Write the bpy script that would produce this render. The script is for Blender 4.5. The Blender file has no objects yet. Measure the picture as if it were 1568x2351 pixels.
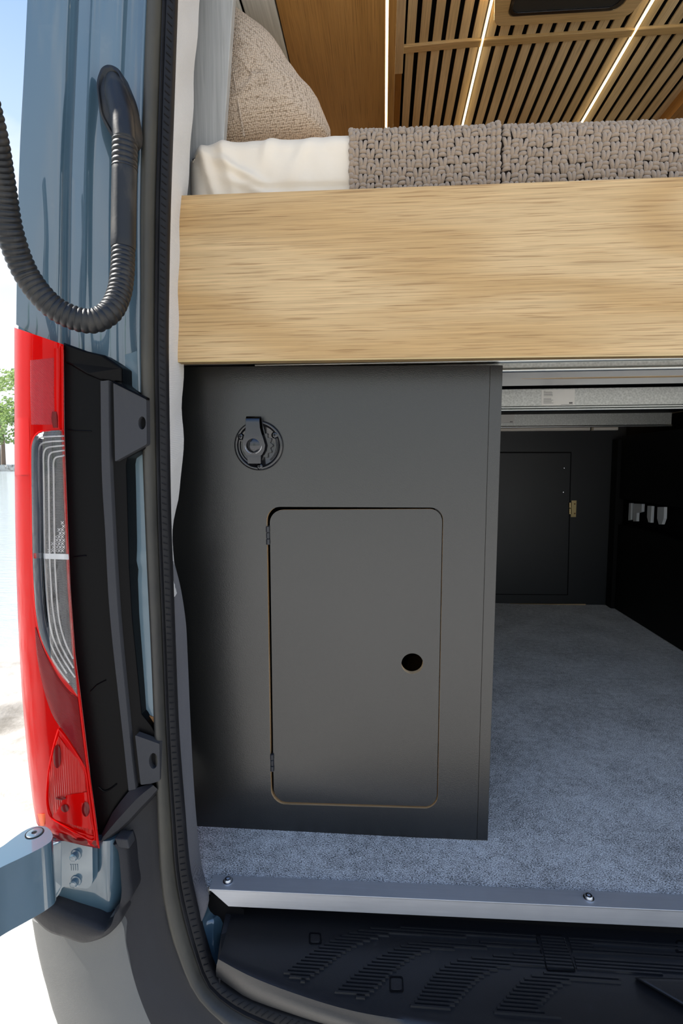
import bpy, math, random
from mathutils import Vector, Matrix, noise
from mathutils.geometry import tessellate_polygon
random.seed(7)
S = bpy.context.scene
COL = S.collection

# ---------------------------------------------------------------- camera
F = 1200.0                                   # focal length in pixels of the 1568 x 2351 frame
CAM = Vector((0.0, 0.0, 0.692))
_yw = Vector((96, 111, -F)).normalized()     # van's length direction seen in camera axes
_h = Vector((1, 0.0046, 0))
_zw = _h.cross(_yw).normalized()
_xw = _yw.cross(_zw).normalized()
M = Matrix((_xw, _yw, _zw))                  # camera axes -> world axes
cam_d = bpy.data.cameras.new('camera'); cam = bpy.data.objects.new('camera', cam_d)
COL.objects.link(cam)
cam.matrix_world = Matrix.Translation(CAM) @ M.to_4x4()
cam_d.sensor_fit = 'HORIZONTAL'; cam_d.sensor_width = 24.0
cam_d.lens = F / 1568.0 * 24.0
cam_d.clip_start = 0.01; cam_d.clip_end = 2000
S.camera = cam

# ---------------------------------------------------------------- view, world, sun
S.view_settings.view_transform = 'Standard'
S.view_settings.look = 'None'
S.view_settings.gamma = 1.0
S.view_settings.use_curve_mapping = False
S.view_settings.exposure = 0.12

w = bpy.data.worlds.new('sky'); S.world = w; w.use_nodes = True
nt = w.node_tree; N = nt.nodes; L = nt.links
for n in list(N): N.remove(n)
wo = N.new('ShaderNodeOutputWorld'); bg = N.new('ShaderNodeBackground')
tc = N.new('ShaderNodeTexCoord'); sx = N.new('ShaderNodeSeparateXYZ')
rp = N.new('ShaderNodeValToRGB'); cr = rp.color_ramp
cr.elements[0].position = 0.0; cr.elements[0].color = (0.92, 0.96, 1.0, 1)
cr.elements[1].position = 1.0; cr.elements[1].color = (0.13, 0.27, 0.62, 1)
for p, c in ((0.20, (0.92, 0.98, 1.03, 1)), (0.44, (0.58, 0.75, 1.0, 1)), (0.72, (0.22, 0.42, 0.86, 1))):
    e = cr.elements.new(p); e.color = c
nz = N.new('ShaderNodeTexNoise'); nz.inputs['Scale'].default_value = 2.6; nz.inputs['Detail'].default_value = 7
mp = N.new('ShaderNodeMapping'); mp.inputs['Scale'].default_value = (1, 1, 2.2)
cl = N.new('ShaderNodeMapRange'); cl.inputs[1].default_value = 0.50; cl.inputs[2].default_value = 0.72
mx = N.new('ShaderNodeMix'); mx.data_type = 'RGBA'
L.new(tc.outputs['Generated'], sx.inputs[0]); L.new(sx.outputs['Z'], rp.inputs[0])
L.new(tc.outputs['Generated'], mp.inputs[0]); L.new(mp.outputs[0], nz.inputs['Vector'])
L.new(nz.outputs['Fac'], cl.inputs[0]); L.new(cl.outputs[0], mx.inputs['Factor'])
L.new(rp.outputs[0], mx.inputs[6]); mx.inputs[7].default_value = (1.0, 1.02, 1.06, 1)
L.new(mx.outputs[2], bg.inputs['Color']); bg.inputs['Strength'].default_value = 1.08
L.new(bg.outputs[0], wo.inputs[0])

sun_d = bpy.data.lights.new('sun', 'SUN'); sun = bpy.data.objects.new('sun', sun_d); COL.objects.link(sun)
sun_d.energy = 8.2; sun_d.color = (1.0, 0.95, 0.87); sun_d.angle = 0.009
sun.rotation_euler = Vector((-0.64, 0.05, 0.76)).to_track_quat('Z', 'Y').to_euler()

# ---------------------------------------------------------------- helpers: pixels to world points
def ray(px, py):
    return M @ Vector(((px - 784.0) / F, -(py - 1175.5) / F, -1.0))
def P(px, py, Y):
    d = ray(px, py); return CAM + d * (Y / d.y)
def PZ(px, py, z):
    d = ray(px, py); return CAM + d * ((z - CAM.z) / d.z)
def PX(px, py, X):
    d = ray(px, py); return CAM + d * (X / d.x)
def lerp(a, b, t): return a + (b - a) * t
def interp(tab, v):
    if v <= tab[0][0]: return tab[0][1]
    for (a, x), (b, y) in zip(tab, tab[1:]):
        if v <= b: return x + (y - x) * (v - a) / (b - a)
    return tab[-1][1]
def catmull(p, per=8):
    p = [Vector(q) for q in p]; out = []
    for i in range(len(p) - 1):
        a = p[i-1] if i else p[0]*2 - p[1]
        b, c = p[i], p[i+1]
        d = p[i+2] if i + 2 < len(p) else c*2 - b
        for k in range(per):
            t = k / per
            out.append(0.5 * ((2*b) + (c-a)*t + (2*a-5*b+4*c-d)*t*t + (3*b-a-3*c+d)*t*t*t))
    out.append(p[-1]); return out
def resample(pts, n):
    pts = [Vector(q) for q in pts]
    acc = [0]
    for a, b in zip(pts, pts[1:]): acc.append(acc[-1] + (b-a).length)
    out = []; j = 0
    for i in range(n):
        s = acc[-1] * i / (n-1)
        while j < len(pts) - 2 and acc[j+1] < s: j += 1
        seg = acc[j+1] - acc[j]
        out.append(pts[j].lerp(pts[j+1], (s-acc[j])/seg if seg > 0 else 0))
    return out
def rounded(pts, r, seg=6):
    """round the corners of a closed pixel polygon"""
    pts = [Vector(p) for p in pts]; out = []; n = len(pts)
    rr = r if isinstance(r, (list, tuple)) else [r]*n
    for i in range(n):
        a, b, c = pts[i-1], pts[i], pts[(i+1) % n]
        if rr[i] <= 0: out.append(b); continue
        u = (a-b); v = (c-b)
        ra = min(rr[i], u.length*.49, v.length*.49)
        s = b + u.normalized()*ra; e = b + v.normalized()*ra
        for k in range(seg+1):
            t = k/seg
            # quadratic with a pull that is close to a circle
            out.append((1-t)**2*s + 2*t*(1-t)*b + t*t*e if seg < 3 else _arc(s, b, e, t))
    return out
def _arc(s, b, e, t):
    k = 0.5523
    c1 = s + (b-s)*k; c2 = e + (b-e)*k
    return (1-t)**3*s + 3*(1-t)**2*t*c1 + 3*(1-t)*t*t*c2 + t**3*e

# ---------------------------------------------------------------- helpers: meshes
class MB:
    def __init__(s): s.v = []; s.f = []; s.m = []
    def add(s, vs, fs, m=0):
        o = len(s.v); s.v += [tuple(q) for q in vs]
        s.f += [tuple(i+o for i in f) for f in fs]; s.m += [m]*len(fs); return s
    def box(s, a, b, m=0):
        x0, y0, z0 = a; x1, y1, z1 = b
        vs = [(x, y, z) for x in (x0, x1) for y in (y0, y1) for z in (z0, z1)]
        s.add(vs, [(0,1,3,2),(4,6,7,5),(0,4,5,1),(2,3,7,6),(0,2,6,4),(1,5,7,3)], m); return s
    def prism(s, pts, vec, m=0, side=None, holes=()):
        """polygon pts (3D, planar) with holes, extruded by vec"""
        vec = Vector(vec); side = m if side is None else side
        loops = [[Vector(p) for p in pts]] + [[Vector(p) for p in h] for h in holes]
        tris = tessellate_polygon(loops)
        flat = [p for l in loops for p in l]; n = len(flat)
        nrm = Vector((0,0,0))
        for t in tris:
            nrm += (flat[t[1]]-flat[t[0]]).cross(flat[t[2]]-flat[t[0]])
        fl = nrm.dot(vec) > 0
        o = len(s.v); s.v += [tuple(p) for p in flat] + [tuple(p+vec) for p in flat]
        for t in tris:
            a = tuple(i+o for i in t); b = tuple(i+o+n for i in t)
            s.f.append(a[::-1] if fl else a); s.m.append(m)
            s.f.append(b if fl else b[::-1]); s.m.append(m)
        k = 0
        for l in loops:
            c = len(l)
            for i in range(c):
                a, b = o+k+i, o+k+(i+1) % c
                s.f.append((a, b, b+n, a+n)); s.m.append(side)
            k += c
        return s
    def grid(s, rows, closed=False, caps=False, m=0, mats=None):
        nr, nc = len(rows), len(rows[0]); o = len(s.v)
        for r in rows: s.v += [tuple(p) for p in r]
        for i in range(nr-1):
            for j in range(nc if closed else nc-1):
                k = (j+1) % nc
                s.f.append((o+i*nc+j, o+i*nc+k, o+(i+1)*nc+k, o+(i+1)*nc+j))
                s.m.append(mats[j] if mats else m)
        if caps:
            s.f.append(tuple(o+j for j in range(nc))[::-1]); s.m.append(m)
            s.f.append(tuple(o+(nr-1)*nc+j for j in range(nc))); s.m.append(m)
        return s
    def tube(s, path, rad, sides=12, m=0, flat=1.0):
        path = [Vector(p) for p in path]; n = len(path); rows = []
        up = Vector((0.13, -1, 0.07)).normalized()
        for i in range(n):
            t = (path[min(i+1, n-1)] - path[max(i-1, 0)]).normalized()
            a = up - t*up.dot(t)
            if a.length < 1e-4: a = t.orthogonal()
            a.normalize(); up = a; b = t.cross(a)
            r = rad[i] if isinstance(rad, (list, tuple)) else rad
            rows.append([path[i] + a*math.cos(q)*r*flat + b*math.sin(q)*r for q in [2*math.pi*k/sides for k in range(sides)]])
        return s.grid(rows, True, True, m)
    def lathe(s, c, axis, prof, seg=32, m=0, ex=None):
        """prof: (radius, height along axis)"""
        c = Vector(c); ax = Vector(axis).normalized()
        e1 = Vector(ex).normalized() if ex else ax.orthogonal().normalized(); e2 = ax.cross(e1)
        rows = [[c + ax*h + e1*(r*math.cos(q)) + e2*(r*math.sin(q)) for q in [2*math.pi*k/seg for k in range(seg)]] for r, h in prof]
        return s.grid(rows, True, True, m)
    def loft(s, A, B, prof, n=24, closed=True, smoothed=True, caps=True, m=0, mats=None, fn=None, dirn=(0, -1, 0)):
        """A, B: lists of (px, py, Y); prof: (a, b) a across from A to B, b metres toward the viewer side"""
        a3 = [P(*q) for q in A]; b3 = [P(*q) for q in B]
        if smoothed: a3 = catmull(a3); b3 = catmull(b3)
        a3 = resample(a3, n); b3 = resample(b3, n); d = Vector(dirn); rows = []
        for i in range(n):
            r = []
            for (a, b) in prof:
                q = a3[i].lerp(b3[i], a) + d*b
                if fn: q = q + fn(i/(n-1), a)
                r.append(q)
            rows.append(r)
        return s.grid(rows, closed, caps and closed, m, mats)
    def build(s, name, mats, parent=None, smooth=False, bevel=0, seg=2, sub=0, ang=40):
        me = bpy.data.meshes.new(name); me.from_pydata(s.v, [], s.f); me.validate()
        mats = mats if isinstance(mats, (list, tuple)) else [mats]
        for q in mats: me.materials.append(q)
        if len(mats) > 1 and len(me.polygons) == len(s.m): me.polygons.foreach_set('material_index', s.m)
        import bmesh
        bm = bmesh.new(); bm.from_mesh(me); bmesh.ops.recalc_face_normals(bm, faces=bm.faces); bm.to_mesh(me); bm.free()
        o = bpy.data.objects.new(name, me); COL.objects.link(o)
        if parent is not None: o.parent = parent; o.matrix_parent_inverse = parent.matrix_world.inverted()
        if smooth:
            me.polygons.foreach_set('use_smooth', [True]*len(me.polygons))
            me.set_sharp_from_angle(angle=math.radians(ang))
        if bevel:
            b = o.modifiers.new('bevel', 'BEVEL'); b.width = bevel; b.segments = seg; b.limit_method = 'ANGLE'; b.angle_limit = math.radians(35)
            b.harden_normals = False
        if sub:
            q = o.modifiers.new('sub', 'SUBSURF'); q.levels = sub; q.render_levels = sub
        return o
def thing(name, label, cat, loc=(0,0,0), group=None):
    o = bpy.data.objects.new(name, None); COL.objects.link(o); o.location = loc
    o.empty_display_size = .05; o.matrix_world = Matrix.Translation(Vector(loc))
    return tag(o, label, cat, group)
def tag(o, label, cat=None, group=None):
    o['label'] = label
    if cat: o['category'] = cat
    if group: o['group'] = group
    return o
def struct(o, label=None, cat=None):
    o['kind'] = 'structure'
    if label: o['label'] = label
    if cat: o['category'] = cat
    return o

# ---------------------------------------------------------------- materials
class NT:
    def __init__(s, name):
        s.m = bpy.data.materials.new(name); s.m.use_nodes = True; s.t = s.m.node_tree
        s.b = s.t.nodes['Principled BSDF']; s.out = s.t.nodes['Material Output']; s._o = None
    def n(s, typ, **k):
        q = s.t.nodes.new('ShaderNode'+typ)
        for a, b in k.items(): setattr(q, a, b)
        return q
    def l(s, a, b): s.t.links.new(a, b)
    def obj(s, scale=(1,1,1), rot=(0,0,0), loc=(0,0,0)):
        c = s.n('TexCoord'); m = s.n('Mapping'); s.l(c.outputs['Object'], m.inputs[0])
        m.inputs['Scale'].default_value = scale; m.inputs['Rotation'].default_value = rot; m.inputs['Location'].default_value = loc
        return m.outputs[0]
    def noise(s, vec, scale=1, det=4, rough=.5, dist=0):
        q = s.n('TexNoise'); q.inputs['Scale'].default_value = scale; q.inputs['Detail'].default_value = det
        q.inputs['Roughness'].default_value = rough; q.inputs['Distortion'].default_value = dist
        s.l(vec, q.inputs['Vector']); return q.outputs['Fac']
    def math(s, op, a, b=0.0, c=None):
        q = s.n('Math', operation=op)
        for i, v in enumerate((a, b, c)):
            if v is None: continue
            if isinstance(v, (int, float)): q.inputs[i].default_value = v
            else: s.l(v, q.inputs[i])
        return q.outputs[0]
    def ramp(s, fac, stops):
        q = s.n('ValToRGB'); e = q.color_ramp.elements
        e[0].position, e[0].color = stops[0][0], (*stops[0][1], 1)
        e[1].position, e[1].color = stops[-1][0], (*stops[-1][1], 1)
        for p, c in stops[1:-1]:
            k = e.new(p); k.color = (*c, 1)
        s.l(fac, q.inputs[0]); return q.outputs[0]
    def mix(s, f, a, b, mode='MIX'):
        q = s.n('Mix', data_type='RGBA', blend_type=mode)
        for i, v in ((0, f), (6, a), (7, b)):
            if isinstance(v, (int, float)): q.inputs[i].default_value = v
            elif isinstance(v, tuple): q.inputs[i].default_value = (*v, 1)
            else: s.l(v, q.inputs[i])
        return q.outputs[2]
    def bump(s, hgt, strength=.5, dist=.001, prev=None):
        q = s.n('Bump'); q.inputs['Strength'].default_value = strength; q.inputs['Distance'].default_value = dist
        s.l(hgt, q.inputs['Height']); 
        if prev is not None: s.l(prev, q.inputs['Normal'])
        s.l(q.outputs[0], s.b.inputs['Normal']); return q.outputs[0]
    def set(s, **k):
        for a, v in k.items():
            i = s.b.inputs[a.replace('_', ' ')]
            if isinstance(v, tuple) and len(v) == 3 and i.type == 'RGBA': v = (*v, 1)
            if isinstance(v, (int, float, tuple)): i.default_value = v
            else: s.l(v, i)
        return s
def srgb(r, g, b):
    return tuple(((c/255)/12.92 if c/255 <= .04045 else ((c/255+.055)/1.055)**2.4) for c in (r, g, b))
def plain(name, col, rough=.5, metal=0, spec=.5, coat=0, bump=None, coat_rough=.05):
    q = NT(name); q.set(Base_Color=col, Roughness=rough, Metallic=metal, Specular_IOR_Level=spec, Coat_Weight=coat, Coat_Roughness=coat_rough)
    if bump: q.bump(q.noise(q.obj(), bump[0], 3), bump[1], bump[2])
    return q.m
def wood(name, dark, mid, light, axis=0, rough=.5, freq=9, streak=420, across=1.0):
    """oak: growth-ring figure stretched along one axis with fine pores"""
    q = NT(name)
    sc = [7.0*across]*3; sc[axis] = 1.5
    v = q.obj(tuple(sc))
    n1 = q.noise(v, 1.0, 2, .4, .25)
    rings = q.math('SINE', q.math('MULTIPLY', n1, freq*6.28))
    rings = q.math('MULTIPLY_ADD', rings, .5, .5)
    st = [streak]*3; st[axis] = 5
    n2 = q.noise(q.obj(tuple(st)), 1.0, 3, .55)
    st2 = [streak*1.5]*3; st2[axis] = 11
    n3 = q.noise(q.obj(tuple(st2), loc=(3, 1, 2)), 1.0, 2, .5)
    base = q.mix(rings, mid, light)
    pores = q.n('MapRange'); pores.inputs[1].default_value = .56; pores.inputs[2].default_value = .66
    q.l(n3, pores.inputs[0])
    c = q.mix(q.math('MULTIPLY', pores.outputs[0], .58), base, dark)
    shade = q.n('MapRange'); shade.inputs[1].default_value = .3; shade.inputs[2].default_value = .7; shade.inputs[3].default_value = .82; shade.inputs[4].default_value = 1.1
    q.l(n2, shade.inputs[0])
    hsv = q.n('HueSaturation'); q.l(c, hsv.inputs['Color']); q.l(shade.outputs[0], hsv.inputs['Value'])
    q.set(Base_Color=hsv.outputs[0], Roughness=rough, Specular_IOR_Level=.35)
    q.bump(n3, .25, .0004)
    return q.m

MT = {}
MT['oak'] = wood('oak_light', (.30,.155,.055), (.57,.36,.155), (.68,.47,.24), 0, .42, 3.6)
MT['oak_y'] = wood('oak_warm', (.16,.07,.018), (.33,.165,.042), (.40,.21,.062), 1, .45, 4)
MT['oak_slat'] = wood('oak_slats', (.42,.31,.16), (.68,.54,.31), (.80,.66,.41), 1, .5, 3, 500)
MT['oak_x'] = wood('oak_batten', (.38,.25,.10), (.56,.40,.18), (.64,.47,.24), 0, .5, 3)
MT['felt'] = plain('black_felt', (.004,.004,.004), .95, spec=.1)
MT['ply'] = wood('ply_edge', (.30,.17,.07), (.55,.38,.2), (.68,.5,.3), 0, .7, 3, 300)
MT['kraft'] = wood('kraft_ply', (.22,.12,.05), (.38,.22,.09), (.48,.29,.13), 1, .7, 3, 300)

def black_panel(name, col, rough=.42, spec=.5):
    q = NT(name); v = q.obj()
    vo = q.n('TexVoronoi', feature='SMOOTH_F1'); vo.inputs['Scale'].default_value = 900; q.l(v, vo.inputs['Vector'])
    n = q.noise(v, 6, 4, .6)
    r = q.n('MapRange'); r.inputs[3].default_value = rough-.04; r.inputs[4].default_value = rough+.05; q.l(n, r.inputs[0])
    q.set(Base_Color=col, Roughness=r.outputs[0], Specular_IOR_Level=spec)
    q.bump(vo.outputs['Distance'], .35, .0004); return q.m
MT['cab'] = black_panel('black_laminate', (.010,.0102,.0098), .30, .95)
MT['cab_back'] = black_panel('black_laminate_back', (.022,.024,.027), .42)
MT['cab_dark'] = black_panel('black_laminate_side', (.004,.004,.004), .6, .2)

q = NT('carpet'); v = q.obj((1,1,1))
# woven: short threads in both directions
a = q.noise(q.obj((330, 900, 1)), 1, 2, .5); b = q.noise(q.obj((900, 330, 1), loc=(5,5,0)), 1, 2, .5)
big = q.noise(v, 6, 5, .6); mid_ = q.noise(v, 60, 3, .6)
s_ = q.math('ADD', q.math('MULTIPLY', a, .55), q.math('MULTIPLY', b, .45))
s_ = q.math('ADD', s_, q.math('MULTIPLY', q.math('SUBTRACT', big, .5), .16))
s_ = q.math('ADD', s_, q.math('MULTIPLY', q.math('SUBTRACT', mid_, .5), .16))
c = q.ramp(s_, [(.40, (.06,.058,.056)), (.46, (.27,.265,.26)), (.52, (.62,.615,.61)), (.60, (.92,.915,.91))])
q.set(Base_Color=c, Roughness=.95, Specular_IOR_Level=.1, Sheen_Weight=.6, Sheen_Roughness=.4); q.bump(s_, .6, .0015); MT['carpet'] = q.m

def body_paint():
    q = NT('blue_paint'); v = q.obj()
    n = q.noise(v, 14, 5, .6)
    d = q.n('MapRange'); d.inputs[1].default_value = .62; d.inputs[2].default_value = .8; q.l(n, d.inputs[0])
    c = q.mix(q.math('MULTIPLY', d.outputs[0], .18), (.06,.118,.162), (.26,.28,.27))
    q.set(Base_Color=c, Roughness=.35, Metallic=.0, Coat_Weight=1.0, Coat_Roughness=.04, Coat_IOR=1.9, Specular_IOR_Level=.5); return q.m
MT['paint'] = body_paint()
q = NT('blue_jamb_paint'); n = q.noise(q.obj(), 18, 4)
q.set(Base_Color=q.mix(n, (.12,.20,.25), (.19,.28,.33)), Roughness=.4, Coat_Weight=.7, Coat_Roughness=.08); MT['jamb'] = q.m
def dusty(name, col, dust, rough=.5, spec=.5, sc=30, amt=.5, lo=.5, bumps=(300, .2, .0005)):
    q = NT(name); v = q.obj((1,1,.35))
    n = q.noise(v, sc, 6, .65); f = q.n('MapRange'); f.inputs[1].default_value = lo; f.inputs[2].default_value = .8; q.l(n, f.inputs[0])
    sp = q.n('TexVoronoi'); sp.inputs['Scale'].default_value = 90; q.l(q.obj(), sp.inputs['Vector'])
    dot = q.math('LESS_THAN', sp.outputs['Distance'], .055)
    fac = q.math('MAXIMUM', q.math('MULTIPLY', f.outputs[0], amt), q.math('MULTIPLY', dot, .5*amt))
    q.set(Base_Color=q.mix(fac, col, dust), Roughness=q.math('MULTIPLY_ADD', f.outputs[0], .25, rough), Specular_IOR_Level=spec)
    q.bump(q.noise(q.obj(), bumps[0], 2), bumps[1], bumps[2]); return q.m
MT['rubber'] = dusty('seal_rubber', (.026,.026,.026), (.17,.15,.10), .40, .5, 8, .5, .38)
MT['rubber_dark'] = dusty('seal_rubber_inner', (.008,.008,.010), (.04,.04,.045), .55, .3, 20, .4)
MT['hose'] = dusty('hose_rubber', (.012,.013,.015), (.09,.08,.065), .42, .45, 40, .6, .5)
MT['housing'] = dusty('lamp_housing_black', (.0015,.0017,.0025), (.03,.036,.045), .36, .12, 25, .15, .62)
MT['grey_plastic'] = dusty('dark_grey_plastic', (.042,.043,.048), (.12,.11,.10), .62, .3, 40, .2, .55, (900, .5, .0006))
MT['bumper'] = dusty('bumper_plastic', (.165,.165,.158), (.25,.24,.22), .62, .35, 30, .25, .5, (900, .5, .0006))
MT['jamb_cover'] = dusty('jamb_cover_plastic', (.022,.022,.026), (.09,.09,.09), .55, .35, 20, .22, .5, (900, .5, .0006))
MT['step'] = dusty('bumper_step_plastic', (.010,.0105,.013), (.07,.07,.08), .36, .7, 60, .2, .62, (1100, .5, .0005))
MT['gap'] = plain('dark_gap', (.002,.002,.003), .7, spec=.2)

def fabric(name, a, b, sx_=700, sy_=700, ang=.6, bm=.5, dist=.0006):
    q = NT(name)
    w1 = q.n('TexWave'); w1.inputs['Scale'].default_value = 1; w1.inputs['Distortion'].default_value = .6; w1.inputs['Detail'].default_value = 2
    q.l(q.obj((sx_, sx_, sy_), rot=(0, ang, 0)), w1.inputs['Vector'])
    n = q.noise(q.obj(), 500, 3, .6); n0 = q.noise(q.obj(), 12, 4, .5)
    f = q.math('ADD', q.math('MULTIPLY', w1.outputs['Fac'], .5), q.math('MULTIPLY', n, .5))
    f = q.math('ADD', f, q.math('MULTIPLY', q.math('SUBTRACT', n0, .5), .4))
    q.set(Base_Color=q.mix(f, a, b), Roughness=.95, Specular_IOR_Level=.1, Sheen_Weight=.2)
    q.bump(f, bm, dist); return q.m
MT['lining'] = fabric('beige_lining', (.60,.57,.53), (.86,.83,.79), 260, 260, .5)
MT['lining_dark'] = fabric('charcoal_lining', (.06,.06,.067), (.17,.165,.18), 300, 300, .7)
q = NT('cotton_sheet'); n = q.noise(q.obj(), 900, 2); n2 = q.noise(q.obj((1,1,2)), 7, 4, .6, .6)
q.set(Base_Color=(.92,.81,.66), Roughness=.9, Specular_IOR_Level=.15, Sheen_Weight=.15)
b1 = q.bump(n, .15, .0004); q.bump(n2, .35, .006, b1); MT['sheet'] = q.m
q = NT('boucle'); v = q.obj(rot=(0, .12, 0), scale=(1, 1, 1.25))
vo = q.n('TexVoronoi', feature='F1'); vo.inputs['Scale'].default_value = 300; vo.inputs['Randomness'].default_value = .4; q.l(v, vo.inputs['Vector'])
c = q.ramp(vo.outputs['Distance'], [(0.15, (.74,.59,.45)), (.5, (.58,.45,.33)), (.75, (.26,.185,.12))])
q.set(Base_Color=c, Roughness=.95, Specular_IOR_Level=.1, Sheen_Weight=.3)
inv = q.math('SUBTRACT', 1.0, vo.outputs['Distance']); q.bump(inv, .9, .002); MT['boucle'] = q.m
q = NT('chenille'); n = q.noise(q.obj(), 700, 4, .7); n2 = q.noise(q.obj(), 60, 3)
q.set(Base_Color=q.mix(q.math('ADD', q.math('MULTIPLY', n, .8), q.math('MULTIPLY', n2, .2)), (.22,.16,.11), (.60,.46,.34)), Roughness=1, Specular_IOR_Level=.05, Sheen_Weight=.5)
q.bump(n, .8, .0012); MT['yarn'] = q.m
MT['yarn_base'] = plain('chenille_base', (.07,.052,.04), 1, spec=.05)

def metal(name, col, rough, axis=0, st=.3, sp=None):
    q = NT(name); sc = [500]*3; sc[axis] = 6
    n = q.noise(q.obj(tuple(sc)), 1, 3, .6); n2 = q.noise(q.obj(), 30, 4, .6)
    f = q.math('ADD', q.math('MULTIPLY', n, .6), q.math('MULTIPLY', n2, .4))
    q.set(Base_Color=q.mix(f, tuple(c*.75 for c in col), col), Roughness=q.math('MULTIPLY_ADD', f, .2, rough-.1), Metallic=1.0)
    q.bump(n, st, .0002); return q.m
MT['alu'] = metal('brushed_aluminium', (.66,.67,.70), .50)
MT['alu'].node_tree.nodes['Principled BSDF'].inputs['Metallic'].default_value = .62
MT['galv'] = metal('galvanised_steel', (.56,.58,.56), .34, st=.1)
q = NT('galvanised_face'); vo = q.n('TexVoronoi'); vo.inputs['Scale'].default_value = 220; q.l(q.obj(), vo.inputs['Vector'])
q.set(Base_Color=q.mix(vo.outputs['Distance'], (.42,.43,.41), (.66,.67,.64)), Roughness=.5, Metallic=.85); MT['galv_face'] = q.m
MT['steel'] = plain('screw_steel', (.62,.64,.68), .22, 1)
MT['black_metal'] = plain('black_chrome', (.05,.052,.058), .17, 1, coat=.5)
MT['black_gloss'] = plain('black_enamel', (.010,.010,.012), .16, 0, .6, coat=.6)
MT['hinge_black'] = plain('hinge_black', (.018,.020,.026), .42, 0, .6)
MT['brass'] = plain('brass_hinge', (.70,.55,.28), .35, 1)
MT['white_lam'] = plain('white_laminate', (.72,.71,.69), .30, 0, .5)
MT['paper'] = plain('paper_label', (.78,.76,.71), .6)
MT['ink'] = plain('label_ink', (.12,.12,.12), .7)
MT['grey_wood'] = wood('grey_painted_wood', (.40,.39,.36), (.46,.45,.42), (.50,.49,.46), 2, .6, 2, 260)
MT['grey_wood_y'] = wood('grey_painted_lining', (.42,.42,.38), (.50,.50,.46), (.54,.54,.50), 1, .6, 2, 260)
MT['white_plug'] = plain('white_plastic', (.75,.78,.80), .4)
MT['primer'] = plain('orange_primer', (.36,.17,.06), .6)
q = NT('led_diffuser'); q.set(Base_Color=(1,.85,.6), Emission_Color=(1.0,.74,.40), Emission_Strength=5.0); MT['led'] = q.m
q = NT('speaker_grille'); vo = q.n('TexVoronoi', feature='F1'); vo.inputs['Scale'].default_value = 260; vo.inputs['Randomness'].default_value = .05
q.l(q.obj(), vo.inputs['Vector']); c = q.ramp(vo.outputs['Distance'], [(.30, (.002,.002,.002)), (.42, (.045,.05,.05))])
q.set(Base_Color=c, Roughness=.5); MT['grille'] = q.m

def red(name, col, rough=.12, trans=.45, wave=0.0, ribs=None):
    q = NT(name)
    q.set(Base_Color=col, Roughness=rough, Coat_Weight=.15, Coat_Roughness=.03, Specular_IOR_Level=.3)
    if ribs:
        wv = q.n('TexWave', bands_direction=ribs[1]); wv.inputs['Scale'].default_value = ribs[0]; q.l(q.obj(rot=ribs[2]), wv.inputs['Vector'])
        q.bump(wv.outputs['Fac'], ribs[3], .0008)
    if wave:
        nb = q.noise(q.obj((1, 1, .35)), 45, 2, .5); q.bump(nb, wave, .002)
    tr = q.n('BsdfTranslucent'); tr.inputs[0].default_value = (*col, 1)
    mxs = q.n('MixShader'); mxs.inputs[0].default_value = trans
    q.l(q.b.outputs[0], mxs.inputs[1]); q.l(tr.outputs[0], mxs.inputs[2]); q.l(mxs.outputs[0], q.out.inputs[0]); return q.m
MT['red'] = red('red_lens', (.82,.003,.002), .16, .35)
MT['red_bright'] = red('red_lens_outer', (.82,.003,.002), .14, .45, .15)
MT['red_dark'] = red('red_lens_ribbed', (.30,.006,.008), .25, .2, ribs=(330, 'DIAGONAL', (0, .3, 0), .8))
MT['red_bowl'] = red('red_lens_bowl', (.60,.012,.008), .12, .2, ribs=(95, 'X', (0, 0, 0), .7))
MT['red_deep'] = red('red_lens_deep', (.16,.003,.004), .15, .1)
MT['red_grid'] = red('red_reflector', (.70,.035,.045), .25, .25, ribs=(260, 'DIAGONAL', (0, 0, 0), 1.0))
MT['amber'] = red('amber_lens', (1.0,.20,.02), .2, .5)
q = NT('reflector_silver'); wv = q.n('TexWave', bands_direction='Z'); wv.inputs['Scale'].default_value = 260; q.l(q.obj(), wv.inputs['Vector'])
q.set(Base_Color=q.mix(wv.outputs['Fac'], (.05,.055,.065), (.30,.31,.34)), Roughness=.22, Metallic=.7); q.bump(wv.outputs['Fac'], .8, .0008); MT['silver'] = q.m
MT['guide'] = plain('light_guide', (.62,.60,.62), .15, 0, .8, coat=1)
MT['guide_white'] = plain('white_bar', (.85,.86,.90), .3)
def clear(name, tint=(1,1,1), fmax=.5):
    q = NT(name); g = q.n('BsdfGlossy'); g.inputs['Roughness'].default_value = .03
    t = q.n('BsdfTransparent'); t.inputs[0].default_value = (*tint, 1)
    fr = q.n('Fresnel'); fr.inputs[0].default_value = 1.5
    ms = q.n('MixShader'); q.l(fr.outputs[0], ms.inputs[0]); q.l(t.outputs[0], ms.inputs[1]); q.l(g.outputs[0], ms.inputs[2])
    q.l(ms.outputs[0], q.out.inputs[0]); return q.m
MT['clear'] = clear('clear_lens')

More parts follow.
